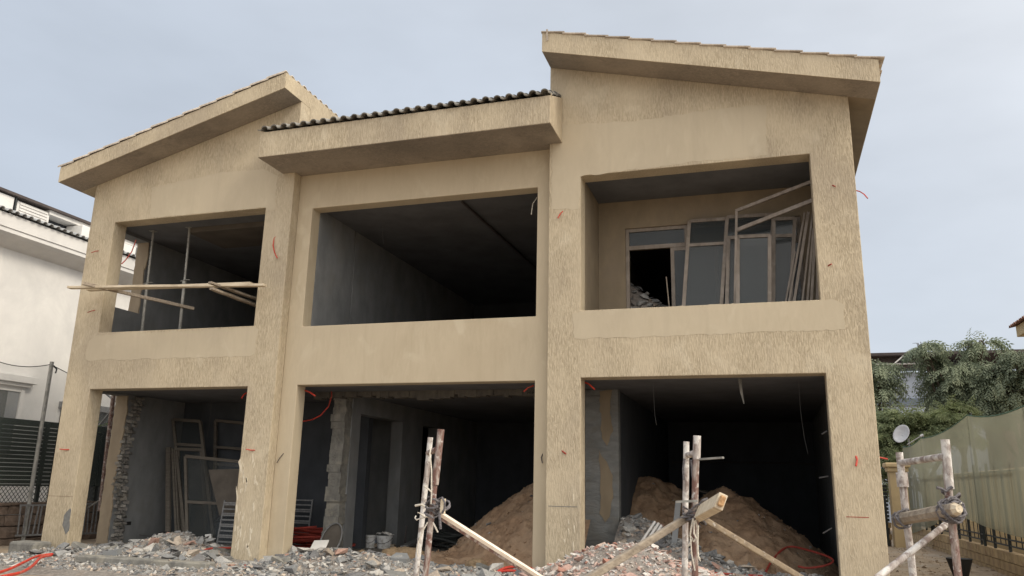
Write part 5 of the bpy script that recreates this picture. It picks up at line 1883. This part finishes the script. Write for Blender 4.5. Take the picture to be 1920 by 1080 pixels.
# neighbour's house at the right edge: eave corner
nh = empty('neighbour_house', (12, 10, .3), 'cream house at the right edge of which only a tiled eave corner shows', 'house')
pcn = ox(13, 1907, 632)
x0, zb, ye = 13.0, pcn.z, pcn.y
ztp = ox(13, 1906, 612).z
b = MB()
b.add([(x0, ye - 8, zb), (x0 + 6, ye - 8, zb), (x0 + 6, ye, zb), (x0, ye, zb), (x0, ye - 8, ztp), (x0 + 6, ye - 8, ztp + 2.0), (x0 + 6, ye, ztp + 2.0), (x0, ye, ztp)],
      [(0, 3, 2, 1), (4, 5, 6, 7), (0, 1, 5, 4), (1, 2, 6, 5), (2, 3, 7, 6), (3, 0, 4, 7)])
nho = b.build('roof', M_CREAM, nh)
MB().box((x0 + .9, ye - 8, .1), (x0 + 6, ye - .9, zb - .003)).build('wall', M_CREAM, nh)
dn = Vector((-6, 0, -2.0)).normalized()
lay_tiles(nho, M_TERR, Vector((x0 - .06, ye - 4.5, ztp)) - dn * .9, dn, Vector((0, 1, 0)), 3, 21, .33, lambda i, j: True)

# ---------------------------------------------------------------- left neighbour
lh = empty('white_house', (-18, 4, .3), 'white rendered neighbour house with grey wavy tiles at the left edge', 'house')
WX = -16.6
ywall(-24, WX, [-6, 1.0, 3.80, 5.35, 7.4, 16], [.1, 2.6, 3.42, 4.02, 4.3, 8.30], {}).build('wall', M_WHITE, lh)
MB().box((-24, -6, 8.302), (-16, 16, 8.42)).build('eave_soffit', M_WHITE, lh)
# cavetto under the fascia
b = slab([(0, 0)], 0, 1) if False else MB()
prof = [(-16.02, 8.42), (-16.0, 8.30), (-16.12, 8.22), (-16.3, 8.16), (-16.598, 8.02), (-16.598, 8.30)]
b = MB()
n = len(prof)
b.add([(x, -6, z) for x, z in prof] + [(x, 16, z) for x, z in prof], [tuple(range(n)), tuple(reversed(range(n, 2 * n)))] + [(i, n + i, n + (i + 1) % n, (i + 1) % n) for i in range(n)])
b.build('cornice', M_WHITE, lh)
rfw = MB().box((-24, -6, 8.422), (-15.97, 16, 8.80)).build('fascia', M_WHITE, lh)
b = MB()
b.add([(-15.99, -6, 8.80), (-19.0, -6, 9.75), (-19.0, 16, 9.75), (-15.99, 16, 8.80), (-19.0, -6, 8.81), (-19.0, 16, 8.81)], [(0, 1, 2, 3), (0, 4, 1), (3, 2, 5), (1, 4, 5, 2)])
lr = b.build('roof', M_TILEL, lh)
dn = Vector((3.01, 0, -.95)).normalized()
lay_tiles(lr, M_TILEL, Vector((-15.9, -1.0, 8.80)) - dn * 1.2, dn, Vector((0, 1, 0)), 3, 46, .4, lambda i, j: True)
# roof terrace structures behind the tiles
XT = -18.0
def tb(name, pts, m, depth=.15, **kw):
    """a flat panel on x = XT with thickness, from photo corners"""
    q = [ox(kw.pop('x', XT), *p) for p in pts]
    b = MB()
    n = len(q)
    b.add(q + [p + Vector((-depth, 0, 0)) for p in q], [tuple(range(n)), tuple(reversed(range(n, 2 * n)))] + [(i, n + i, n + (i + 1) % n, (i + 1) % n) for i in range(n)])
    return b.build(name, m, lh, **kw)


y0_, y1_ = 1.5, 3.60
MB().box((-18.3, -2, 9.0), (-18.0, 3.62, 10.05)).build('terrace_wall', M_WHITE, lh)
MB().box((-18.05, 3.66, 9.3), (-17.98, 3.70, 10.12)).build('terrace_post', M_GRILD, lh)
lv = MB().box((-18.15, 3.78, 9.3), (-18.05, 4.95, 10.02)).build('louvre_panel', M_WHITE2, lh)
for k in range(7):
    MB().box((-18.048, 3.86, 9.36 + k * .095), (-18.02, 4.87, 9.42 + k * .095)).build('slat', M_WHITE2, lv)
MB().box((-18.6, 4.97, 9.3), (-18.5, 9.0, 9.95)).build('void_shade_panel', M_DARK, lh)  # solid dark panel painted in for the shade of the open terrace
MB().box((-18.4, 5.95, 9.3), (-17.7, 6.6, 9.92)).build('roof_box', M_WHITE, lh, bevel=.02)
MB().box((-18.4, 6.6, 9.3), (-17.75, 8.4, 9.86)).build('roof_box', M_WHITE, lh, bevel=.02)
MB().box((-19.8, -2, 10.10), (-17.9, 14, 10.18)).build('terrace_roof', M_BRN, lh)
MB().box((-19.8, 4.9, 9.96), (-18.0, 14, 10.098)).build('terrace_beam', M_WHITE2, lh)
# hooded window
wn = MB().box((WX + .002, 1.6, 4.36), (WX + .24, 4.06, 4.56)).box((WX + .002, 1.65, 4.26), (WX + .16, 3.98, 4.358)).build('window_hood', M_WHITE2, lh, bevel=.015)
wf = MB().box((WX + .002, 3.72, 2.4), (WX + .07, 3.84, 4.258)).box((WX + .002, 1.7, 4.12), (WX + .06, 3.718, 4.258)).build('window_frame', M_WHITE2, lh)
MB().box((WX + .002, 1.7, 2.4), (WX + .012, 3.71, 4.118)).build('pane', M_GRILD, wf)
MB().box((WX + .013, 3.35, 2.4), (WX + .03, 3.71, 4.118)).build('reveal', M_CEM, wf)
MB().box((WX + .013, 2.75, 2.4), (WX + .04, 2.85, 4.118)).build('mullion', M_WHITE2, wf)
d2 = MB().box((WX + .002, 5.1, 3.82), (WX + .12, 9.2, 4.00)).build('door_lintel', M_GRILL, lh)
MB().box((WX + .002, 5.2, .3), (WX + .02, 9.1, 3.818)).build('door_panel', M_GRILD, d2)
# potted plant showing above the fence
b = MB()
for k in range(90):
    p = Vector((-14.6 + rnd.gauss(0, .15), 4.6 + rnd.gauss(0, .35), 3.05 + rnd.uniform(-.1, .25)))
    d = Vector((rnd.gauss(0, 1), rnd.gauss(0, 1), rnd.uniform(0, 1))).normalized()
    s_ = d.cross(Vector((0, 0, 1))).normalized()
    b.add([p, p + d * .15 + s_ * .03, p + d * .32 + Vector((0, 0, -.05)), p + d * .15 - s_ * .03], [(0, 1, 2, 3)])
b.tube([(-14.6, 4.6, .3), (-14.6, 4.6, 3.0)], .03, 6)
b.build('leafy_shrub', M_GRASS, label='light green shrub tip showing above the dark fence', cat='shrub')

# slatted fence between the plots, with net on our side
XF = -13.1
lf = empty('slatted_fence', (XF, 3, .3), 'dark green slatted metal fence left of the villa', 'fence')
MB().box((XF - .06, -5, 2.98), (XF, 12, 3.12)).build('top_rail', M_SLAT, lf)
y = -3.6
while y < 10:
    MB().box((XF - .06, y, .3), (XF, y + .09, 2.979)).build('post', M_SLAT, lf)
    y += 1.75
y = -3.6
s0 = None
while y < 8.2:
    for k in range(14):
        z = 1.66 + k * .094
        if s0 is None:
            s0 = MB().box((XF - .045, y + .095, 1.66), (XF - .02, y + 1.745, 1.66 + .078)).build('slat', M_SLAT, lf)
            ya0 = y
        else:
            o = copy_obj(s0, lf, (rnd.uniform(-.003, .003), y - ya0, k * .094))
    y += 1.75
b = MB()
for i in range(120):                           # lattice under the slats
    y0 = -3.6 + i * .11
    b.bar((XF - .03, y0, 1.12), (XF - .03, y0 + .42, 1.60), .006, .012)
    b.bar((XF - .04, y0 + .42, 1.12), (XF - .04, y0, 1.60), .006, .012)
b.build('lattice', M_GRILD, lf, kind='stuff')
for z in (1.07, 1.60):
    MB().box((XF - .05, -4, z), (XF - .01, 10, z + .04)).build('rail', M_SLAT, lf)
# the stone plinth it stands on
sp = empty('stone_wall', (XF, 2, .2), 'low wall of rough brown stone blocks under the dark fence', 'wall')
z = .2
row = 0
CHS = []
while z < 1.0:
    h = (.24, .27, .25, .2)[row % 4]
    y = -4 + (row % 2) * .25
    while y < 8:
        ln = rnd.uniform(.45, .75)
        bm = bmesh.new()
        bmesh.ops.create_cube(bm, size=1)
        bmesh.ops.subdivide_edges(bm, edges=bm.edges, cuts=1, use_grid_fill=True)
        b = MB()
        for v in bm.verts:
            c = v.co
            f = 1 - .06 * (abs(c.y) > .4) * (abs(c.z) > .4)
            b.v.append((XF - .10 + c.x * .3 * f + (.05 * rnd.random() if c.x > .4 else 0), y + ln / 2 + c.y * (ln - .02), z + h / 2 + c.z * (h - .018)))
        b.f = [tuple(v.index for v in f.verts) for f in bm.faces]
        bm.free()
        b.build('stone', M_STONE, sp, bevel=.015)
        y += ln
    z += h
    row += 1
MB().box((XF - .30, -4, z + .005), (XF + .10, 8, z + .07)).build('coping', M_STONE, sp, bevel=.015)
# leaning steel grilles
slat_rack((-12.75, .95, 0), (-12.5, 2.3, 0), .52, 1.18, 12, 'grey steel grille leaning against the stone wall left of the outer column', vertical=True)
slat_rack((-12.5, 1.6, 0), (-12.35, 3.0, 0), .50, 1.20, 13, 'second grey steel grille overlapping behind the outer column', vertical=True)
slat_rack((-12.3, 3.2, 0), (-12.1, 4.8, 0), .45, 1.15, 13, 'grey steel grille seen through the side doorway', vertical=True)
# timber pole leaning outside the side doorway
MB().tube([oy(2.0, 187, 958), oy(1.6, 213, 740)], .05, 8).build('timber_pole', M_POLE, smooth=True, label='dark round pole leaning outside the side doorway of the left bay', cat='pole')
MB().tube([oy(2.6, 160, 955), oy(2.4, 196, 932)], .02, 6).build('metal_tube', M_PROP, label='thin pale tube crossing behind the leaning pole', cat='tube')
MB().bar(oy(2.2, 186, 797), oy(2.2, 214, 764), .04, .03).build('metal_bracket', M_GRILL, label='lower slanting metal bar in the side doorway of the left bay', cat='bar')
MB().bar(oy(2.2, 198, 738), oy(2.2, 216, 753), .04, .03).build('metal_bracket', M_GRILL, label='upper slanting metal bar in the side doorway of the left bay', cat='bar')

# dark net hung on a pole line over that fence
XN = -12.8
ln_ = empty('debris_net', (XN, 1.2, .3), 'dark green and grey debris net strung on a pole left of the villa', 'net')
tp = [Vector((XN, -3.5, 4.45)), ox(XN, 0, 679), ox(XN, 95, 683), Vector((XN, 4.0, 3.95)), Vector((XN, 8.0, 4.3))]
for p in (tp[2], tp[4], Vector((XN, -2.4, 4.4))):
    MB().tube([(p.x + .03, p.y, .3), (p.x + .03, p.y, p.z + .06)], .045, 8).build('pole', M_PROP, ln_, smooth=True)
for (nm, m_, zt_, zb_) in (('upper_sheet', M_NETG, None, 3.10), ('lower_sheet', M_NETL, 3.10, 1.62)):
    b = MB()
    cols = []
    for i in range(len(tp) - 1):
        for s in range(24):
            t = s / 24
            c = tp[i].lerp(tp[i + 1], t)
            c.z -= .16 * 4 * t * (1 - t) * .5
            cols.append(c)
    nv = 12
    for c in cols:
        z1 = zt_ or c.z
        for j in range(nv + 1):
            z = z1 + (zb_ - z1) * j / nv
            b.v.append((c.x + .05 * fbm(c.y * 1.4, z * .7, 2), c.y, z))
    for i in range(len(cols) - 1):
        for j in range(nv):
            b.f.append((i * (nv + 1) + j, (i + 1) * (nv + 1) + j, (i + 1) * (nv + 1) + j + 1, i * (nv + 1) + j + 1))
    b.build(nm, m_, ln_, smooth='all')
    if zt_ is None:
        MB().tube(cols, .01, 5).build('net_hem', M_GRILD, ln_, smooth=True)
tpc = tp[2]
MB().tube([tpc + Vector((.05, .04, -.03)), tpc + Vector((.06, .14, -.10)), tpc + Vector((.06, .12, -.2))], .018, 6).build('tie_rag', M_GRILD, ln_, smooth=True)
